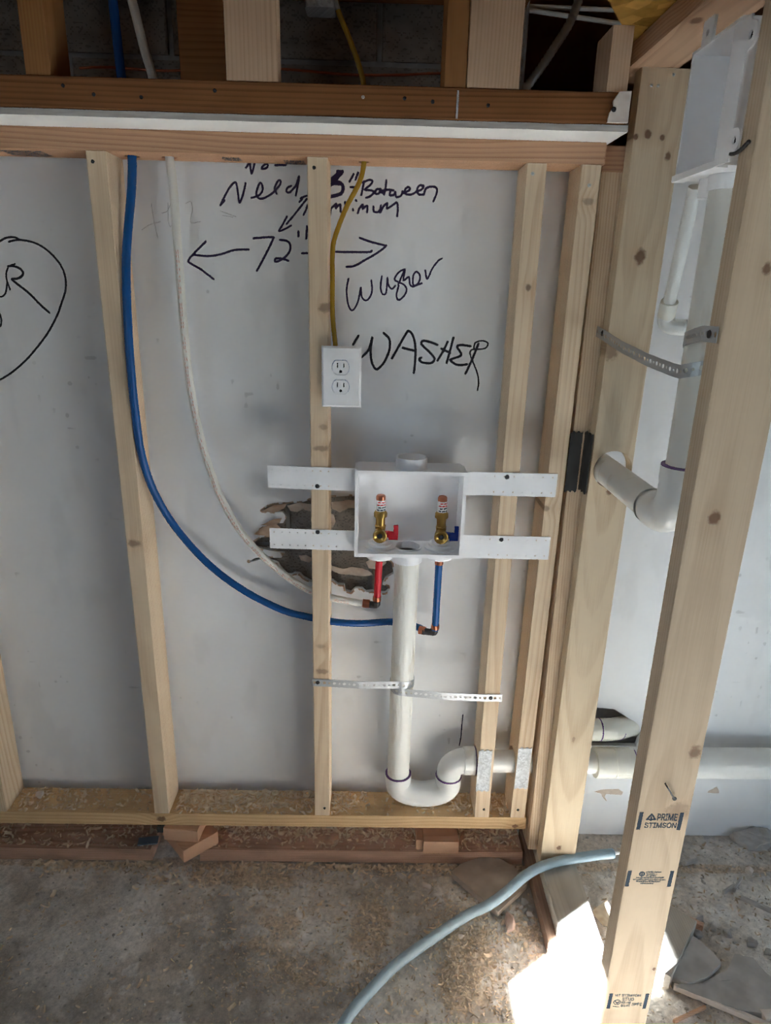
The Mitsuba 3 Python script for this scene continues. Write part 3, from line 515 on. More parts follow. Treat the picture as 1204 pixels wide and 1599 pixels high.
# flexible cable and far lines in the dark bay
fx = spline([(.52, .15, 2.06), (.497, .15, 1.988), (.483, .15, 1.946), (.456, .15, 1.902), (.434, .15, 1.869), (.405, .15, 1.83), (.38, .15, 1.80)], 14)
s_ = np.r_[0, np.cumsum(np.linalg.norm(np.diff(fx, axis=0), axis=1))]
one('flexible_conduit', 'ribbed grey flexible conduit slanting through the dark bay at the right', 'conduit', sweep(fx, .0085 + .0011*np.sin(s_*2*np.pi/.009), 12), 'strap_steel', True)
one('white_conduit', 'thin white pipe crossing the top of the dark bay', 'pipe', rod((.36, .42, 2.062), (.80, .40, 2.052), .005, 16), 'pvc_dull', 30)
one('white_conduit', 'lower white pipe crossing the dark bay on a slight slope', 'pipe', rod((.36, .40, 2.056), (.80, .38, 2.006), .005, 16), 'pvc_dull', 30)
# ---------------------------------------------------------------- washer outlet box
OB = thing('washer_outlet_box', 'white plastic washer outlet box with red and blue valves between the middle studs', 'outlet box')
X0, X1, Z0, Z1, YF, YB = .080, .312, .884, 1.074, -.018, .072
body = bx(X0, X1, YF, YB, Z0, Z1) - bx(X0+.0035, X1-.0035, YF-.01, YB-.0035, Z0+.0035, Z1-.0035)
rim = bx(X0-.0035, X1+.0035, YF-.0015, YF+.005, Z0-.0035, Z1+.0035) - bx(X0+.0045, X1-.0045, YF-.01, YF+.02, Z0+.0045, Z1-.0045)
HX = (.133, .196, .270)
for hx, r in zip(HX, (.010, .0275, .010)): body = body - rod((hx, .030, Z0-.02), (hx, .030, Z0+.02), r, 36)
put(f'{OB}__body', body, 'abs_box')
put(f'{OB}__rim', rim, 'abs_box')
put(f'{OB}__top_collar', pipe((.198, .030, Z1-.001), (.198, .030, Z1+.024), .0345, .0305, 48), 'abs_box', 30)
for hx, r, h in ((HX[0], .033, .022), (HX[2], .033, .020)):
    put(f'{OB}__lower_socket', lathe([(.0125, 0), (r-.004, 0), (r, .004), (r, h), (.0125, h)], (hx, .030, Z0-h-.0002), n=48), 'abs_box', 30)
put(f'{OB}__drain_socket', pipe((HX[1], .030, Z0-.030), (HX[1], .030, Z0), .0335, .0293, 48), 'abs_box', 30)
put(f'{OB}__drain_lip', pipe((HX[1], .030, Z0+.0036), (HX[1], .030, Z0+.0062), .0325, .0278, 48), 'abs_box', 30)
def bracket(xa, xb, z0, z1, slope, xs_join, side):
    g = sbox(xa, z0, xb, z1)
    n = 8 if xb - xa < .19 else 9
    xs_ = np.linspace(xa+.010, xb-.042, 9) if side < 0 else np.linspace(xa+.042, xb-.010, 8)
    for x in xs_:
        for z in (z0+.0085, z1-.0085): g = g.difference(Point(x, z).buffer(.0017, quad_segs=3))
    th = .0022
    m_ = plate2d(g, th, (0, -.0002, 0), (1, 0, 0), (0, 0, 1))
    v = m_.vertices; ref = xb if side < 0 else xa
    v[:, 2] += (v[:, 0]-ref)*slope
    # the bent web back to the box side
    web = bx(xs_join-.002, xs_join+.002, -.0025, .055, z0+.001, z1-.001)
    k = put(f'{OB}__bracket', cat(m_, web), 'abs_box')
    return k
for (xa, xb, z0, z1, sl, xj, sd) in ((-.111, .0785, 1.027, 1.077, -.014, .0775, -1), (-.111, .0785, .888, .935, -.014, .0775, -1), (.3135, .512, 1.023, 1.075, -.005, .3145, 1), (.3135, .511, .876, .930, -.004, .3145, 1)):
    bracket(xa, xb, z0, z1, sl, xj, sd)
    for hx in (xa if sd < 0 else xb,): pass
for x, z in ((-.005, 1.036), (-.005, .931), (.403, 1.065), (.402, .921)): screwhead(OB, (x, -.0024, z), (0, -1, 0), .0050)
def valve(x, handle, red):
    k = name(f'{OB}__valve'); o = (x, .030, 0)
    labels[k] = {'label': 'brass valve with red handle' if red else 'brass valve with blue handle'}
    zb = Z0 + .0036
    body = lathe([(0, 0), (.0115, 0), (.0125, .003), (.0125, .016), (.0115, .018), (.0115, .034), (.0125, .038), (.0105, .040), (.0105, .058), (.0135, .059), (.0135, .070), (.0115, .074), (0, .074)], (x, .030, zb+.012), n=28)
    nut = man_at(m3.Manifold.extrude(m3.CrossSection([np.array([(.0150*math.cos(a), .0150*math.sin(a)) for a in np.arange(6)*math.pi/3])]), .011), (x, .030, zb+.071), np.array([1, 0, 0]), np.array([0, 1, 0]), np.array([0, 0, 1]))
    spout = lathe([(0, 0), (.0125, 0), (.0135, .002), (.0135, .013), (.0155, .0145), (.0155, .021), (.0135, .022), (.0128, .022), (.0075, .018), (0, .017)], (x-.001, .024, zb+.034), (0, -1, -.05), 30)
    scene[k] = mikit.ply(body + nut + spout, 'brass', smooth=30)
    put(f'{k}__spout_bore', rod((x-.001, .0052, zb+.0335), (x-.001, .0040, zb+.0335), .0058, 20), 'dark_slot')
    put(f'{k}__collar', lathe([(.0126, 0), (.036, 0), (.037, .004), (.028, .0065), (.027, .011), (.020, .0125), (.019, .017), (.0126, .018)], (x, .030, zb), n=48), 'abs_box', 30)
    ar = lathe([(0, 0), (.0105, 0), (.0105, .036), (.0085, .040), (0, .0415)], (x, .030, zb+.082), n=28)
    kk = put(f'{k}__hammer_arrestor', ar, 'copper', 30); labels[kk] = {'label': 'copper water hammer arrestor'}
    put(f'{k}__arrestor_label', pipe((x, .030, zb+.084), (x, .030, zb+.111), .0109, .0105, 28), 'label_white', 30)
    for q in range(4):
        z = zb + .088 + q*.0058
        a0 = -2.4 + .3*(q % 2)
        put(f'{k}__label_print', cat(*[m3.Manifold.revolve(m3.CrossSection([np.array([(.0109, 0), (.0112, 0), (.0112, .0026), (.0109, .0026)])]), 40, 34).rotate([0, 0, math.degrees(a0 + s*.75)]).translate([x, .030, z]) for s in range(3)]), 'pex_red' if q > 1 else 'stamp_ink')
    hb = bx(x+.0105, x+.022, .022, .036, zb+.024, zb+.036) + lumber((x+.019, .020, zb+.030), (x+.040, .020, zb+.030), .020, .008, (0, 0, 1), .003) + lumber((x+.035, .020, zb+.022), (x+.035, .020, zb+.054), .011, .009, (1, 0, 0), .002)
    put(f'{k}__handle', hb, 'pex_red' if red else 'handle_blue', 30)
valve(HX[0], 'pex_red', True)
valve(HX[2], 'handle_blue', False)

# ---------------------------------------------------------------- drain with trap
DR = thing('drain_pipe', 'white drain pipe with a trap running from the washer box down to the bottom plate', 'drain pipe')
put(f'{DR}__standpipe', sweep(spline([(.196, .030, .874), (.1955, .031, .70), (.1945, .036, .50), (.194, .043, .28), (.194, .045, .20)], 8), .0280, 40), 'pvc_dull', smooth=True)
ub, R_ = [], .066
cx_ = .194 + R_
ub.append((.194, .045, .246))
for a in np.linspace(math.pi, 2*math.pi + .10, 30): ub.append((cx_ + R_*math.cos(a), .045, .212 + R_*.5*math.sin(a)*(1.0)))
ub = [(.194, .045, .248), (.194, .045, .235)] + [(cx_ + R_*math.cos(a), .045, .222 + .0340*math.sin(a)) for a in np.linspace(math.pi, 2*math.pi, 30)] + [(.326, .045, .232), (.325, .045, .243)]
put(f'{DR}__trap_bend', sweep(np.array(ub), .0320, 44), 'pvc_white', smooth=True)
put(f'{DR}__socket_rim', pipe((.194, .045, .230), (.194, .045, .252), .0335, .0281, 44), 'pvc_white', 30)
put(f'{DR}__socket_rim', pipe((.325, .045, .226), (.325, .045, .2475), .0338, .020, 44), 'pvc_white', 30)
put(f'{DR}__primer_ring', lathe([(.0281, 0), (.0336, 0), (.0336, .0022), (.0281, .0030)], (.194, .045, .2515), n=44), 'primer_purple', 30)
put(f'{DR}__primer_ring', lathe([(.0281, 0), (.0340, 0), (.0338, .0030), (.0281, .0034)], (.325, .045, .2470), n=44), 'primer_purple', 30)
el = [(.325, .045, .248), (.3252, .045, .256)] + [(.365 - .0395*math.cos(a), .045, .2555 + .0385*math.sin(a)) for a in np.linspace(0, math.pi/2, 16)] + [(.372, .045, .294), (.378, .045, .294)]
put(f'{DR}__trap_elbow', sweep(np.array(el), .0315, 44), 'pvc_white', smooth=True)
put(f'{DR}__elbow_socket', pipe((.361, .045, .294), (.3895, .045, .294), .0350, .020, 44), 'pvc_white', 30)
put(f'{DR}__primer_ring', lathe([(.0281, 0), (.0352, 0), (.0348, .0024), (.0281, .0030)], (.3893, .045, .294), (1, 0, 0), 44), 'primer_purple', 30)
put(f'{DR}__trap_arm', rod((.372, .045, .294), (.70, .045, .294), .0280, 44), 'pvc_white', 30)
put(f'{DR}__print', plate2d(unary_union([sbox(.232+q*.0045, .1555+.0012*abs(q-4)*.2, .235+q*.0045, .158+.0006*(q % 3)) for q in range(11)]), .0003, (0, .0185, .006), (1, 0, 0), (0, .35, .94)), 'stamp_ink')
# wall run to the right: coupling, long pipe, fitting into the hole
RP = thing('wall_drain', 'white drain run lying along the foot of the right-hand back wall', 'drain pipe')
put(f'{RP}__coupling', lathe([(.0282, 0), (.0385, 0), (.0385, .044), (.0365, .045), (.0365, .049), (.0385, .050), (.0385, .098), (.0282, .098)], (.700, .045, .294), (1, 0, 0), 44), 'pvc_cream', 30)
put(f'{RP}__primer_ring', lathe([(.0300, 0), (.0389, 0), (.0388, .0026), (.0300, .003)], (.798, .045, .294), (1, 0, 0), 44), 'primer_purple', 30)
put(f'{RP}__long_pipe', rod((.79, .048, .294), (2.25, .055, .294), .0385, 44), 'pvc_white', 30)
put(f'{RP}__branch_elbow', sweep(np.array([(.665, .075, .375)] + [(.70+.022*q, .075+.0016*q*q*1.2, .372-.0006*q*q-.001*q) for q in range(6)] + [(.835, .150, .330)]), .0285, 40), 'pvc_cream', smooth=True)
for (c, d) in (((.712, .0755, .3715), (1, .06, -.05)), ((.766, .093, .362), (1, .55, -.22))):
    put(f'{RP}__primer_ring', lathe([(.0280, -.0014), (.0293, -.0012), (.0293, .0014), (.0280, .0016)], c, d, 40), 'primer_purple', 30)

# ---------------------------------------------------------------- nail plates
def nail_plate(label, c, w, h, zdir, xdir, mt, seed, teeth=True):
    r = np.random.default_rng(seed); n = 11
    u = np.linspace(-w/2, w/2, n)
    top = [(x, h/2 + (.0022 if (q//2) % 2 else -.0018) + r.uniform(-.0008, .0008)) for q, x in enumerate(u)]
    bot = [(x, -h/2 + (.0016 if (q//2) % 2 else -.0016) + r.uniform(-.0008, .0008)) for q, x in enumerate(u)]
    g = Polygon(bot + top[::-1])
    m_ = plate2d(g, .0016, c, xdir, zdir)
    return one('nail_plate', label, 'nail plate', m_, mt)
kx = (1, 0, 0)
nail_plate('silver nail plate on the stud just right of the trap', (.407, -.0002, .300), .034, .122, (.0, 0, 1), kx, 'galvanised', 1)
nail_plate('silver nail plate on the last stud beside the dark gap', (.5045, -.0002, .309), .034, .122, (.005, 0, 1), kx, 'galvanised', 2)
nail_plate('black nail plate on the corner stud, left of the buckled one', (.5445, .0042, 1.100), .026, .130, (.008, .033, 1), (1, .0, 0), 'black_metal', 3)
k = nail_plate('black nail plate buckled beside the white pipe hole', (.5655, -.014, 1.103), .044, .126, (.015, .03, 1), (0.06, -1, 0), 'black_metal', 4)

# ---------------------------------------------------------------- perforated straps
def strap(path, wdirs, width, pitch=.0118, hole_r=.0040, th=.0009):
    """Perforated band along a path; wdirs the width direction at each path point."""
    p = np.asarray(path, float); s = np.r_[0, np.cumsum(np.linalg.norm(np.diff(p, axis=0), axis=1))]
    n = max(2, int(s[-1]/pitch)); wd = np.asarray(wdirs, float)
    at = lambda q: np.array([np.interp(q, s, p[:, i]) for i in range(3)]).T
    wat = lambda q: np.array([np.interp(q, s, wd[:, i]) for i in range(3)]).T
    V2, F = [], []
    ang = np.arange(8)*np.pi/4
    sq = np.array([(1, 0), (1, 1), (0, 1), (-1, 1), (-1, 0), (-1, -1), (0, -1), (1, -1)], float)
    for c in range(n):
        b = len(V2); u = (c+.5)*s[-1]/n; hu = s[-1]/n/2
        r = hole_r if c % 2 == 0 else hole_r*.68
        V2 += [(u + q[0]*hu, q[1]*width/2) for q in sq] + [(u + r*math.cos(a), r*math.sin(a)) for a in ang]
        for q in range(8):
            w_ = (q+1) % 8; F += [[b+q, b+w_, b+8+w_], [b+q, b+8+w_, b+8+q]]
    V2 = np.array(V2); F = np.array(F)
    eps = 1e-3
    P_ = at(V2[:, 0]); tg = at(np.minimum(V2[:, 0]+eps, s[-1])) - at(np.maximum(V2[:, 0]-eps, 0)); tg /= np.linalg.norm(tg, axis=1, keepdims=True)
    w_ = wat(V2[:, 0]); w_ -= tg*(w_*tg).sum(1, keepdims=True); w_ /= np.linalg.norm(w_, axis=1, keepdims=True)
    nn = np.cross(tg, w_)
    A = P_ + w_*V2[:, 1:2]; B = A + nn*th
    m_ = trimesh.Trimesh(np.vstack([A, B]), np.vstack([F[:, ::-1], F + len(A)]), process=False)
    m_.merge_vertices()
    # close hole walls and edges
    e = np.sort(trimesh.Trimesh(A, F, process=True).edges, axis=1)
    rim_f = []
    tm = trimesh.Trimesh(A.copy(), F.copy(), process=False); tm.merge_vertices()
    ed = tm.edges; es = np.sort(ed, axis=1); uq, cnt = np.unique(es, axis=0, return_counts=True)
    open_ = set(map(tuple, uq[cnt == 1]))
    from scipy.spatial import cKDTree
    idx = cKDTree(A).query(tm.vertices)[1]
    nv = len(A); allv = np.vstack([A, B])
    for a_, b_ in ed:
        if tuple(sorted((a_, b_))) in open_:
            i0, i1 = idx[a_], idx[b_]; rim_f += [[i0, i1, i1+nv], [i0, i1+nv, i0+nv]]
    return trimesh.Trimesh(allv, np.vstack([F[:, ::-1], F+nv, np.array(rim_f)]), process=False)
def wrap(cx, cy, r, a0, a1, z0, z1, n=28):
    a = np.linspace(a0, a1, n); return [(cx + r*math.cos(t), cy + r*math.sin(t), z0 + (z1-z0)*q) for t, q in zip(a, np.linspace(0, 1, n))]
SK = thing('hanger_strap', 'perforated metal strap holding the white drain pipe between two studs', 'metal strap')
pc = (.1945, .0355)
pth = [(-.022, -.0012, .549), (.02, -.0012, .5475), (.09, -.0004, .543)] + wrap(pc[0], pc[1], .0292, -math.pi/2-.25, math.pi*1.5+.20, .540, .5195, 40) + [(.29, -.0006, .516), (.36, -.0010, .5135), (.39, -.0012, .513), (.436, -.0014, .5135)]
put(f'{SK}__band', strap(pth, [(0, .0, 1)]*len(pth), .0195), 'strap_steel')
screwhead(SK, (-.008, -.0022, .549), (0, -1, 0), .0048)
screwhead(SK, (.408, -.0024, .5132), (0, -1, 0), .0048)
SK2 = thing('hanger_strap', 'perforated metal strap round the upright white pipe between the two right-hand studs', 'metal strap')
VP = (.612, -.360)
pth = [(.5645, .012, 1.372), (.5648, -.012, 1.369), (.566, -.040, 1.365), (.571, -.12, 1.352), (.577, -.24, 1.340), (.582, -.33, 1.334)] + wrap(VP[0], VP[1], .0294, -math.pi-.10, -math.pi*3+.30, 1.334, 1.372, 40)[::1] + [(.572, -.435, 1.392), (.5555, -.475, 1.397), (.5545, -.515, 1.398)]
pth = [(.5640, .012, 1.372), (.5640, -.012, 1.369), (.566, -.040, 1.365), (.571, -.12, 1.352), (.576, -.24, 1.340), (.5815, -.335, 1.334)] + [(VP[0] + .0294*math.cos(t), VP[1] + .0294*math.sin(t), z) for t, z in zip(np.linspace(math.pi-.0, math.pi*3+.1, 44), np.linspace(1.334, 1.384, 44))] + [(.566, -.42, 1.391), (.5540, -.470, 1.397), (.5530, -.516, 1.398)]
put(f'{SK2}__band', strap(pth, [(0, 0, 1)]*len(pth), .0205), 'strap_steel')
screwhead(SK2, (.5630, -.026, 1.370), (-1, 0, 0), .0055)
screwhead(SK2, (.5520, -.494, 1.3975), (-1, 0, 0), .0055)

# ---------------------------------------------------------------- water lines
def arc3(p, r, n=14): return sweep(spline(p, 14), r, n)
BL = thing('blue_water_pipe', 'long blue plastic water pipe curving from the top plate to the blue valve', 'water pipe')
put(f'{BL}__long_run', arc3(BLUE, .0083, 18), 'pex_blue', smooth=True)
put(f'{BL}__riser', rod((.2685, .030, .677), (.2695, .030, .864), .0083, 20), 'pex_blue', 30)
put(f'{BL}__elbow', sweep(spline([(.240, .049, .663), (.258, .046, .663), (.267, .036, .668), (.2683, .030, .684)], 6), .0080, 16), 'plastic_black', smooth=True)
put(f'{BL}__crimp_ring', pipe((.233, .0555, .6632), (.247, .0500, .6632), .0100, .0078, 20), 'copper', 30)
put(f'{BL}__crimp_ring', pipe((.2685, .030, .681), (.2686, .030, .691), .0098, .0080, 20), 'copper', 30)
put(f'{BL}__crimp_ring', pipe((.2695, .030, .846), (.2696, .030, .856), .0098, .0080, 20), 'copper', 30)
WL = thing('clear_water_pipe', 'milky plastic water pipe with red print curving from the top plate to the red riser', 'water pipe')
put(f'{WL}__long_run', arc3(WHITE, .0083, 18), 'pex_clear', smooth=True)
k = put(f'{WL}__riser', rod((.1290, .030, .752), (.1325, .030, .862), .0083, 20), 'pex_red', 30); labels[k] = {'label': 'short red riser under the red valve'}
put(f'{WL}__elbow', sweep(spline([(.104, .049, .733), (.120, .045, .733), (.1285, .036, .738), (.1290, .030, .752)], 6), .0080, 16), 'plastic_black', smooth=True)
put(f'{WL}__crimp_ring', pipe((.096, .050, .7342), (.112, .0480, .7332), .0102, .0078, 20), 'copper', 30)
put(f'{WL}__crimp_ring', pipe((.1291, .030, .752), (.1294, .030, .762), .0098, .0080, 20), 'copper', 30)
# red print along the milky pipe: small dashes following its face toward the room
wp = spline(WHITE, 14); sw = np.r_[0, np.cumsum(np.linalg.norm(np.diff(wp, axis=0), axis=1))]
tk = []
r_ = np.random.default_rng(4); u = .50
while u < 1.42:
    l = r_.uniform(.004, .007)
    a_, b_ = (np.array([np.interp(q, sw, wp[:, i]) for i in range(3)]) for q in (u, u+l))
    t_ = unit(b_-a_); sd = unit(np.cross(t_, (0, 1, 0)))
    for k_ in (-.0022, .0016):
        if r_.random() < .8:
            ca, cb = a_ + sd*k_, b_ + sd*(k_ + r_.uniform(-.0012, .0012))
            o_ = np.array([0, -math.sqrt(.0084**2 - .0025**2), 0])
            tk.append(sweep([ca + o_, (ca+cb)/2 + o_, cb + o_], .0007, 5))
    u += l + r_.uniform(.0015, .0035)
k = put(f'{WL}__print', trimesh.util.concatenate(tk), 'print_red'); labels[k] = {'label': 'faded red print'}
one('yellow_cable', 'yellow electrical cable dropping behind the old plate and down to the outlet', 'cable', cat(arc3(YELLOW, .0048, 14)), 'cable_yellow', True)
# junction box overhead
JB = thing('junction_box', 'small grey metal box at the top edge where the yellow cable starts', 'junction box')
put(f'{JB}__case', lumber((.005, .035, 1.912), (.005, .035, 1.99), .052, .05, (1, 0, 0), .006), 'galvanised', 30)
put(f'{JB}__clamp', rod((.030, .04, 1.916), (.024, .04, 1.935), .011, 16), 'galvanised', 30)

# ---------------------------------------------------------------- electrical outlet
EO = thing('electrical_outlet', 'white duplex electrical outlet with cover on the middle stud', 'outlet')
ox0, ox1, oz0, oz1 = .0070, .0872, 1.2105, 1.3325
cx, cz = (ox0+ox1)/2, (oz0+oz1)/2
plate_ = m3.Manifold.hull(bx(ox0, ox1, -.0155, -.0150, oz0, oz1) + bx(ox0+.004, ox1-.004, -.0205, -.020, oz0+.004, oz1-.004))
RC = []
for dz in (.0195, -.0195):
    g = Point(cx-.0015, cz+dz).buffer(.0170).intersection(sbox(cx-.05, cz+dz-.0140, cx+.05, cz+dz+.0140))
    RC.append((g, cz+dz))
    plate_ = plate_ - toman(plate2d(g.buffer(.0008), .02, (0, -.010, 0), (1, 0, 0), (0, 0, 1)))
put(f'{EO}__cover', plate_, 'abs_box', 20)
for g, z in RC:
    x = cx - .0015
    cut = unary_union([sbox(x-.0075, z-.001, x-.0053, z+.0090), sbox(x+.0053, z-.0002, x+.0075, z+.0082), Point(x, z-.0080).buffer(.0030).intersection(sbox(x-.01, z-.02, x+.01, z-.0062)).union(Point(x, z-.0072).buffer(.0025))])
    k = put(f'{EO}__receptacle', plate2d(g.difference(cut), .004, (0, -.0178, 0), (1, 0, 0), (0, 0, 1)), 'abs_box')
    put(f'{k}__slots', plate2d(cut, .001, (0, -.0172, 0), (1, 0, 0), (0, 0, 1)), 'dark_slot')
put(f'{EO}__cover_screw', rod((cx-.0015, -.0200, cz), (cx-.0015, -.0216, cz), .0028, 16), 'abs_box', 30)
put(f'{EO}__back_box', bx(.0195, .074, -.0150, .050, 1.228, 1.316), 'gang_box_blue')

# ---------------------------------------------------------------- right-hand wall plumbing and box
VPi = thing('upright_pipe', 'upright white pipe turning through the bored stud at the right', 'drain pipe')
put(f'{VPi}__upright', rod((.612, -.36, 1.135), (.612, -.36, 1.600), .0283, 44), 'pvc_dull', 30)
eb = [(.6098, -.265, 1.0895), (.6103, -.285, 1.0895)] + [(.6105, -.300 - .058*math.sin(a), 1.1475 - .058*math.cos(a)) for a in np.linspace(0, math.pi/2, 16)] + [(.612, -.36, 1.158), (.612, -.36, 1.170)]
put(f'{VPi}__elbow', sweep(np.array(eb), .0322, 44), 'pvc_white', smooth=True)
put(f'{VPi}__elbow_socket', pipe((.612, -.36, 1.160), (.612, -.36, 1.186), .0350, .0284, 44), 'pvc_white', 30)
put(f'{VPi}__primer_ring', lathe([(.0284, 0), (.0353, 0), (.0350, .0022), (.0284, .0028)], (.612, -.36, 1.186), n=44), 'primer_purple', 30)
put(f'{VPi}__level_run', rod((.6065, .098, 1.0895), (.6098, -.275, 1.0895), .0283, 44), 'pvc_dull', 30)
TP = thing('thin_white_pipe', 'thin white water pipe behind the upright pipe, ending in an elbow', 'water pipe')
put(f'{TP}__drop', rod((.598, -.275, 1.602), (.628, -.165, 1.412), .0105, 20), 'pvc_white', 30)
put(f'{TP}__elbow', sweep(spline([(.6265, -.170, 1.424), (.629, -.162, 1.402), (.640, -.166, 1.392), (.662, -.176, 1.391)], 6), .0140, 18), 'pvc_white', smooth=True)
put(f'{TP}__socket', pipe((.6245, -.178, 1.434), (.6284, -.1636, 1.4095), .0150, .0107, 20), 'pvc_cream', 30)
put(f'{TP}__level_run', rod((.655, -.172, 1.391), (.735, -.21, 1.391), .0105, 18), 'pvc_white', 30)
UB = thing('utility_box', 'open white plastic utility box with screw ears fixed high on the nearest stud', 'utility box')
bxX, bx1, by0, by1, bz0, bz1 = .556, .648, -.436, -.296, 1.606, 1.770
shell = bx(bxX, bx1, by0, by1, bz0, bz1) - bx(bxX-.01, bx1-.003, by0+.004, by1-.004, bz0+.005, bz1-.004)
put(f'{UB}__body', shell, 'abs_box')
fl = sbox(-by0-.006, bz0-.002, -by0+.036, bz1-.010).difference(sbox(-by1+.004, bz0+.004, -by0-.004, bz1-.004))
ear = lambda y, z, r: Point(y, z).buffer(r)
fl = fl.union(unary_union([ear(.476, 1.737, .015), ear(.478, 1.626, .014), sbox(.43, 1.72, .476, 1.755), sbox(.43, 1.612, .478, 1.640)])).difference(sbox(.301, bz0+.005, .432, bz1-.004))
fl = fl.difference(ear(.477, 1.737, .0048)).difference(ear(.479, 1.626, .0045))
put(f'{UB}__flange', plate2d(fl, .003, (bxX-.0035, 0, 0), (0, -1, 0), (0, 0, 1)), 'abs_box')
put(f'{UB}__ear', plate2d(sbox(.336, 1.766, .362, 1.792).buffer(.003).difference(Point(.349, 1.778).buffer(.0042)), .004, (bxX-.001, 0, 0), (0, -1, 0), (0, 0, 1)), 'abs_box')
for y, z in ((-.477, 1.737), (-.479, 1.626)): screwhead(UB, (bxX-.0030, y, z), (-1, 0, 0), .0062)
screwhead(UB, (bxX+.0005, -.349, 1.778), (-1, 0, 0), .0045)
put(f'{UB}__socket', pipe((.600, -.322, bz0-.026), (.600, -.322, bz0), .0165, .0120, 28), 'abs_box', 30)
put(f'{UB}__socket', pipe((.612, -.36, bz0-.020), (.612, -.36, bz0), .0312, .0286, 40), 'abs_box', 30)
put(f'{UB}__knockout', bx(.640, .644, -.425, -.385, 1.612, 1.640), 'pvc_cream')
put(f'{UB}__lip', bx(bxX-.005, bxX+.012, by0+.002, by1-.001, bz0-.0025, bz0+.006), 'abs_box')
one('white_conduit', 'short white pipe standing out of the top of the utility box', 'pipe', rod((.600, -.432, 1.770), (.600, -.432, 2.0), .0125, 24), 'pvc_white', 30)
one('black_tie', 'bit of black tie sticking out under the lower ear of the utility box', 'tie', sweep(spline([(.5505, -.474, 1.612), (.551, -.486, 1.611), (.5515, -.497, 1.613), (.552, -.512, 1.619)], 6), .0024, 8), 'plastic_black', True)

# ---------------------------------------------------------------- old sill and blocks below the new wall
one('old_sill', 'old weathered timber sill on the floor at the left, ending at a dark gap', 'framing lumber', lumber((-1.04, .048, .0185), (-.448, .048, .0185), .039, .096, (0, 0, 1), .003), 'wood_old_sill', 30)
one('old_sill', 'old weathered timber sill on the floor under the drain, right of the tilted block', 'framing lumber', lumber((-.322, .048, .020), (.528, .048, .020), .040, .096, (0, 0, 1), .003), 'wood_old_sill', 30)
one('shim_block', 'upper wooden block wedged under the bottom plate at the left', 'wood block', lumber((-.403, .030, .0985), (-.314, .022, .0985), .082, .0365, (0, 1, 0), .0015), 'wood_block', 20)
one('shim_block', 'lower wooden block turned on the floor below the upper block at the left', 'wood block', lumber((-.395, .078, .0605), (-.312, -.013, .0605), .098, .038, (.8, .6, 0), .0015), 'wood_block', 20)
one('shim_block', 'pale wooden block on the old sill right of the drain trap', 'wood block', lumber((.264, .028, .0605), (.356, .028, .0605), .070, .0385, (0, 1, 0), .0015), 'wood_block', 20)
one('shim_block', 'thin end of a block peeping out left of the pale block on the sill', 'wood block', lumber((.246, .040, .0575), (.2635, .040, .0575), .070, .032, (0, 1, 0), .0015), 'wood_block', 20)
one('plastic_shim', 'small grey plastic shim lying on the old sill at the left', 'shim', lumber((-.488, .022, .0405), (-.438, .030, .0405), .026, .004, (0, 1, 0), .001), 'slate_plastic', 20)
one('plastic_shim', 'small dark shim under the bottom plate left of the upper block', 'shim', lumber((-.424, .004, .108), (-.406, .004, .108), .020, .018, (0, 1, 0), .001), 'black_metal', 20)

# ---------------------------------------------------------------- hose on the floor
GH = thing('grey_hose', 'grey blue hose snaking from the sole plate over the floor toward the camera', 'hose')
hp = spline([(.742, -.056, .098), (.70, -.061, .097), (.645, -.067, .0925), (.60, -.076, .0915), (.546, -.094, .0895), (.500, -.116, .079), (.455, -.141, .058), (.41, -.158, .036), (.362, -.170, .020), (.29, -.215, .0135), (.19, -.289, .0125), (.121, -.360, .0125), (.082, -.410, .0125), (.056, -.475, .0125), (.05, -.56, .0125), (.08, -.75, .0125)], 10)
put(f'{GH}__sheath', sweep(hp, .0120, 18), 'hose_grey', smooth=True)
put(f'{GH}__core', rod((.742, -.056, .098), (.757, -.0545, .0985), .0042, 12), 'label_white', 30)

# ---------------------------------------------------------------- rubble
def slabpiece(key, label, cat_, pts, z0, th, mt, seed, tilt=(0, 0)):
    g = Polygon(pts).buffer(.002).simplify(.0005); c = np.array(g.centroid.coords[0])
    tm = trimesh.creation.extrude_polygon(g, th, engine='earcut').subdivide().subdivide()
    v = tm.vertices; nz = (meshkit.fbm(v*40+seed, 3, seed)-.5)
    v[:, :2] += (meshkit.fbm(v*70+seed*2, 3, seed+1)-.5)[:, None]*.006
    v[:, 2] += nz*.0035 + z0 + (v[:, 0]-c[0])*tilt[0] + (v[:, 1]-c[1])*tilt[1]
    tm.vertices = v
    return one(key, label, cat_, tm, mt, 35)
slabpiece('plaster_slab', 'broad flat brown plaster slab on the floor under the hose by the sill', 'slab', [(.337, -.045), (.37, -.018), (.42, .000), (.465, -.004), (.497, -.028), (.520, -.085), (.500, -.105), (.470, -.130), (.437, -.160), (.425, -.150), (.39, -.110), (.36, -.075)], .008, .016, 'plaster_slab', 3, (.02, 0))
one('plaster_chunk', 'pinkish plaster chunk on the floor below the broad slab', 'rubble', rectangular_lump((.459, -.181, .012), .030, .040, .026, 5), 'plaster_pink', 25)
one('plaster_chunk', 'small white plaster chunk on the bare floor left of the broad slab', 'rubble', rectangular_lump((.270, -.076, .008), .022, .016, .016, 6), 'plaster_pale', 25)
one('plaster_chunk', 'lone white chunk on the floor right of the nearest stud', 'rubble', rectangular_lump((1.130, -.020, .008), .022, .020, .018, 7), 'plaster_pale', 25)
one('plaster_chunk', 'pale chip on the floor just under the hose', 'rubble', rectangular_lump((.345, -.217, .005), .018, .012, .010, 8), 'plaster_pale', 25)
one('plaster_chunk', 'white flake lying on the bottom plate at the far left', 'rubble', rectangular_lump((-.745, .052, .161), .018, .022, .012, 9), 'plaster_pale', 25)
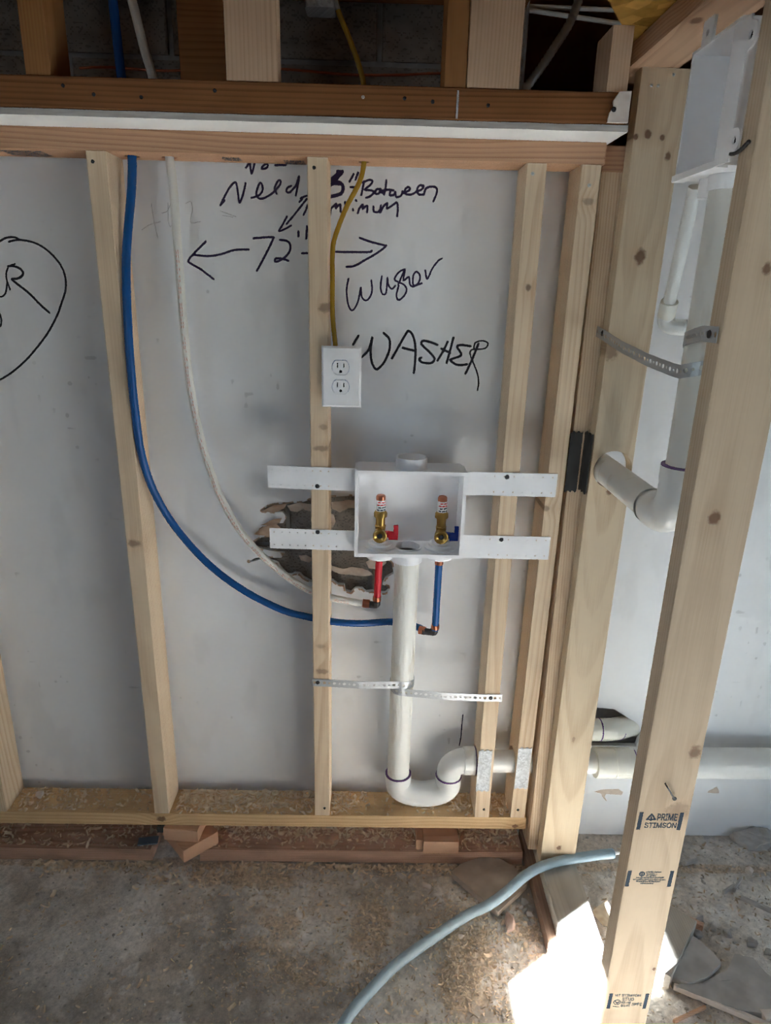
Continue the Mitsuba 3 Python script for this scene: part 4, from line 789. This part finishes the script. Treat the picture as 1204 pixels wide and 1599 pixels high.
for q, (x, y, s) in enumerate([(.512, -.120, .018), (.522, -.135, .016), (.508, -.145, .014), (.516, -.158, .018), (.504, -.165, .013), (.520, -.172, .012), (.498, -.135, .012), (.512, -.178, .012)]):
    one('gravel_stone', 'small grey stone in the cluster beside the weathered sole plate', 'stone', rectangular_lump((x, y, s*.4), s, s*.85, s*.8, 20+q), 'grit', 25, group='stones beside the sole plate')
# right of the near stud: offcut in the sun, slabs, strips
one('wood_offcut', 'sunlit wood offcut on the floor behind the foot of the nearest stud', 'wood block', lumber((.868, -.168, .022), (.748, -.306, .022), .090, .036, (.756, -.655, 0), .002), 'wood_sole', 20)
one('wood_offcut', 'thin grey strip of wood lying along the sunlit offcut', 'wood strip', lumber((.800, -.110, .012), (.925, -.190, .012), .016, .012, (0, 0, 1), .001), 'wood_old_sill', 20)
slabpiece('broken_tile', 'upright sunlit edge of a broken plaster tile beside the offcut', 'slab', [(.798, -.320), (.838, -.275), (.880, -.232), (.900, -.255), (.915, -.290), (.870, -.320), (.830, -.330)], .012, .014, 'slab_grey', 11, (0, .12))
slabpiece('broken_slab', 'large flat broken slab at the lower right corner', 'slab', [(.80, -.335), (.86, -.330), (.93, -.300), (.965, -.262), (1.00, -.272), (1.015, -.315), (1.000, -.365), (.965, -.395), (.91, -.385), (.86, -.365)], .003, .013, 'slab_grey', 12)
one('trim_strip', 'cream strip of trim at the lower right corner of the floor', 'strip', lumber((.955, -.398, .012), (1.18, -.388, .012), .022, .014, (0, 1, 0), .002), 'plaster_pale', 20)
one('trim_strip', 'second cream strip of trim nearer the corner of the picture', 'strip', lumber((.930, -.425, .010), (1.18, -.415, .010), .020, .013, (0, 1, 0), .002), 'plaster_pale', 20)
one('trim_strip', 'long pale splinter slanting below the large broken slab', 'strip', lumber((.795, -.332, .008), (.97, -.420, .008), .014, .008, (0, 0, 1), .001), 'plaster_pale', 20)
one('wood_offcut', 'thin reddish splinter of wood on the floor at the bottom right', 'wood strip', lumber((.765, -.405, .005), (.845, -.375, .006), .008, .006, (0, 0, 1), .001), 'wood_block', 20)
one('wood_offcut', 'split yellow wood chip on the floor left of the nearest stud', 'wood block', rectangular_lump((.690, -.165, .014), .045, .075, .024, 13), 'shavings_light', 25)
for q, (x, y, s) in enumerate([(.98, -.20, .022), (1.02, -.225, .026), (1.05, -.25, .020), (.93, -.16, .018), (.905, -.205, .020), (1.075, -.27, .024), (.95, -.185, .016)]):
    one('gravel_stone', 'lump of grey rubble in the row above the large broken slab', 'stone', rectangular_lump((x, y, s*.35), s, s*.8, s*.7, 40+q), 'grit', 25, group='rubble above the broken slab')
for q, (x, y, a, l) in enumerate([(1.075, -.060, .8, .05), (1.045, -.075, .5, .045), (1.10, -.125, -.6, .09), (.985, .01, .3, .04), (.93, .02, 2.2, .035)]):
    c, s = math.cos(a)*l/2, math.sin(a)*l/2
    one('plaster_chip', 'flat pale splinter lying on the floor at the right', 'rubble', rectangular_lump((x, y, .005), l, .016, .008, 60+q) if False else lumber((x-c, y-s, .006), (x+c, y+s, .006), .014, .006, (0, 0, 1), .002), 'slab_grey', 20, group='flat splinters on the right-hand floor')
one('dirt_heap', 'heap of crumbled plaster at the foot of the right-hand back wall', 'rubble', rectangular_lump((1.22, .085, .012), .16, .05, .055, 71, .5), 'slab_grey', 25)

# shavings and grit, far too many to count
def shavings(n, sampler, seed, s0=.003, s1=.010, curl=True):
    r = np.random.default_rng(seed); V, F = [], []
    for q in range(n):
        x, y, z = sampler(r); L = r.uniform(s0, s1)*(1.6 if r.random() < .1 else 1); w = L*r.uniform(.18, .45); a = r.uniform(0, 2*np.pi)
        k = r.uniform(.3, 1.6) if curl else .05; tl = r.uniform(-.25, .25)
        d = np.array([math.cos(a), math.sin(a), tl]); e = np.array([-math.sin(a), math.cos(a), r.uniform(-.5, .5)]); e /= np.linalg.norm(e)
        b = len(V)
        for t in np.linspace(-.5, .5, 4):
            ph = t*k
            c = np.array([x, y, z+.0005]) + d*L*math.sin(ph)/k + np.array([0, 0, 1])*L*(1-math.cos(ph))/k*1.0
            V += [c - e*w/2, c + e*w/2]
        for t in range(3): F += [[b+2*t, b+2*t+1, b+2*t+3], [b+2*t, b+2*t+3, b+2*t+2]]
    return trimesh.Trimesh(np.array(V), np.array(F), process=False)
def on_plate(r):
    while True:
        x = r.uniform(-.95, .50); y = r.uniform(.004, .086)
        if x > .40: dn = .8
        elif x > .33: dn = .8
        elif x > .12: dn = .12
        elif x > .02: dn = .9*(1-(x-.02)/.12)
        elif x > -.38: dn = .85
        elif x > -.42: continue
        else: dn = .45 if x < -.62 else .20
        if min(abs(x), abs(x-.411), abs(x-.504)) < .022: continue
        if r.random() < dn*(.35+.65*y/.086)*(.4+1.2*float(meshkit.noise(np.array([x*25, y*60, 1.0])))): return x, y, .1553
stuff('shavings_on_plate', 'curly wood shavings lying on top of the new bottom plate', shavings(2600, on_plate, 1, .004, .012), 'shavings_light', cat='shavings')
def on_sill(r):
    while True:
        x = r.uniform(-.95, .52); y = r.uniform(.004, .092)
        if -.446 < x < -.324: continue
        dn = .85*math.exp(-((y-.075)/.045)**2) if x > -.32 else .25
        if r.random() < dn*(.3+1.3*float(meshkit.noise(np.array([x*30, y*50, 2.0])))): return x, y, .0403 if x > -.32 else .0385
stuff('shavings_on_sill', 'wood shavings and crumbs lying on the old weathered sill', shavings(2000, on_sill, 2, .004, .013), 'shavings_light', cat='shavings')
def fz(x, y): return float(floor_h(np.array([x]), np.array([y]))[0])
NF = 10500
r = np.random.default_rng(5); P_ = []
while len(P_) < NF:
    x = r.uniform(-.72, .54); y = r.uniform(-.56, -.004)
    dn = .03 + .75*math.exp(-((y+.012)/.022)**2)
    for cx, cy, sx, sy, a in PILES: dn += .9*(a/.010)*math.exp(-((x-cx)/sx)**2-((y-cy)/sy)**2)
    if r.random() < dn*(.15+1.5*float(meshkit.fbm(np.array([x*16, y*16, 3.0]), 3))**2): P_.append((x, y))
P_ = np.array(P_); PZ_ = floor_h(P_[:, 0], P_[:, 1])
it = iter(np.c_[P_, PZ_]); 
stuff('shavings_on_floor', 'pale and brown wood shavings strewn over the concrete floor', shavings(7700, lambda r: next(it), 6, .002, .0062), 'shavings_light', cat='shavings')
stuff('dirty_shavings_on_floor', 'dusty trodden wood shavings strewn over the concrete floor', shavings(2800, lambda r: next(it), 7, .002, .0085), 'shavings_dirty', cat='shavings')
rb = np.random.default_rng(31); SB = []
while len(SB) < 620:
    x = rb.uniform(-.75, .40); y = -abs(rb.normal(0, .016)) - .003
    if -.45 < x < -.25: y -= rb.uniform(0, .06)
    if rb.random() < .25 + 1.0*float(meshkit.noise(np.array([x*14, 2.0, 7.0]))): SB.append((x, y))
while len(SB) < 860:
    x, y = rb.uniform(-.72, .5), rb.uniform(-.5, -.02)
    if rb.random() < float(meshkit.fbm(np.array([x*7, y*7, 3.0]), 3))**3*3: SB.append((x, y))
SB = np.array(SB); it3 = iter(np.c_[SB, floor_h(SB[:, 0], SB[:, 1]) + .001])
stuff('curled_shavings_on_floor', 'larger pale curled shavings gathered along the foot of the old sill', shavings(860, lambda r: next(it3), 32, .006, .015), 'shavings_light', cat='shavings')
def stones(n, box_, seed, s0, s1):
    r = np.random.default_rng(seed); base = trimesh.creation.icosphere(subdivisions=0); ms = []
    xy = np.c_[r.uniform(box_[0], box_[1], n), r.uniform(box_[2], box_[3], n)]; zz = floor_h(xy[:, 0], xy[:, 1])
    V, F = [], []
    for q in range(n):
        s = s0*(s1/s0)**(r.random()**2.2)
        v = base.vertices*r.uniform(.6, 1.15, base.vertices.shape)*s*np.array([1, r.uniform(.6, 1), r.uniform(.4, .8)])
        F.append(base.faces + 12*q); V.append(v + (xy[q, 0], xy[q, 1], zz[q]+s*.25))
    return trimesh.Trimesh(np.vstack(V), np.vstack(F), process=False)
stuff('grit_on_floor', 'grey grit and crumbs scattered over the concrete floor', cat(stones(2600, (-.75, .55, -.58, .0), 8, .0010, .0050), stones(1900, (.66, 1.35, -.52, .10), 9, .0010, .0055)), 'grit', cat='grit')
it2 = iter(np.c_[(xy := np.random.default_rng(11).uniform((.66, -.5), (1.35, .09), (900, 2))), floor_h(xy[:, 0], xy[:, 1])])
stuff('chips_on_floor', 'pale splinters and dust chips over the right-hand floor', shavings(900, lambda r: next(it2), 12, .004, .014, False), 'shavings_dirty', cat='shavings')
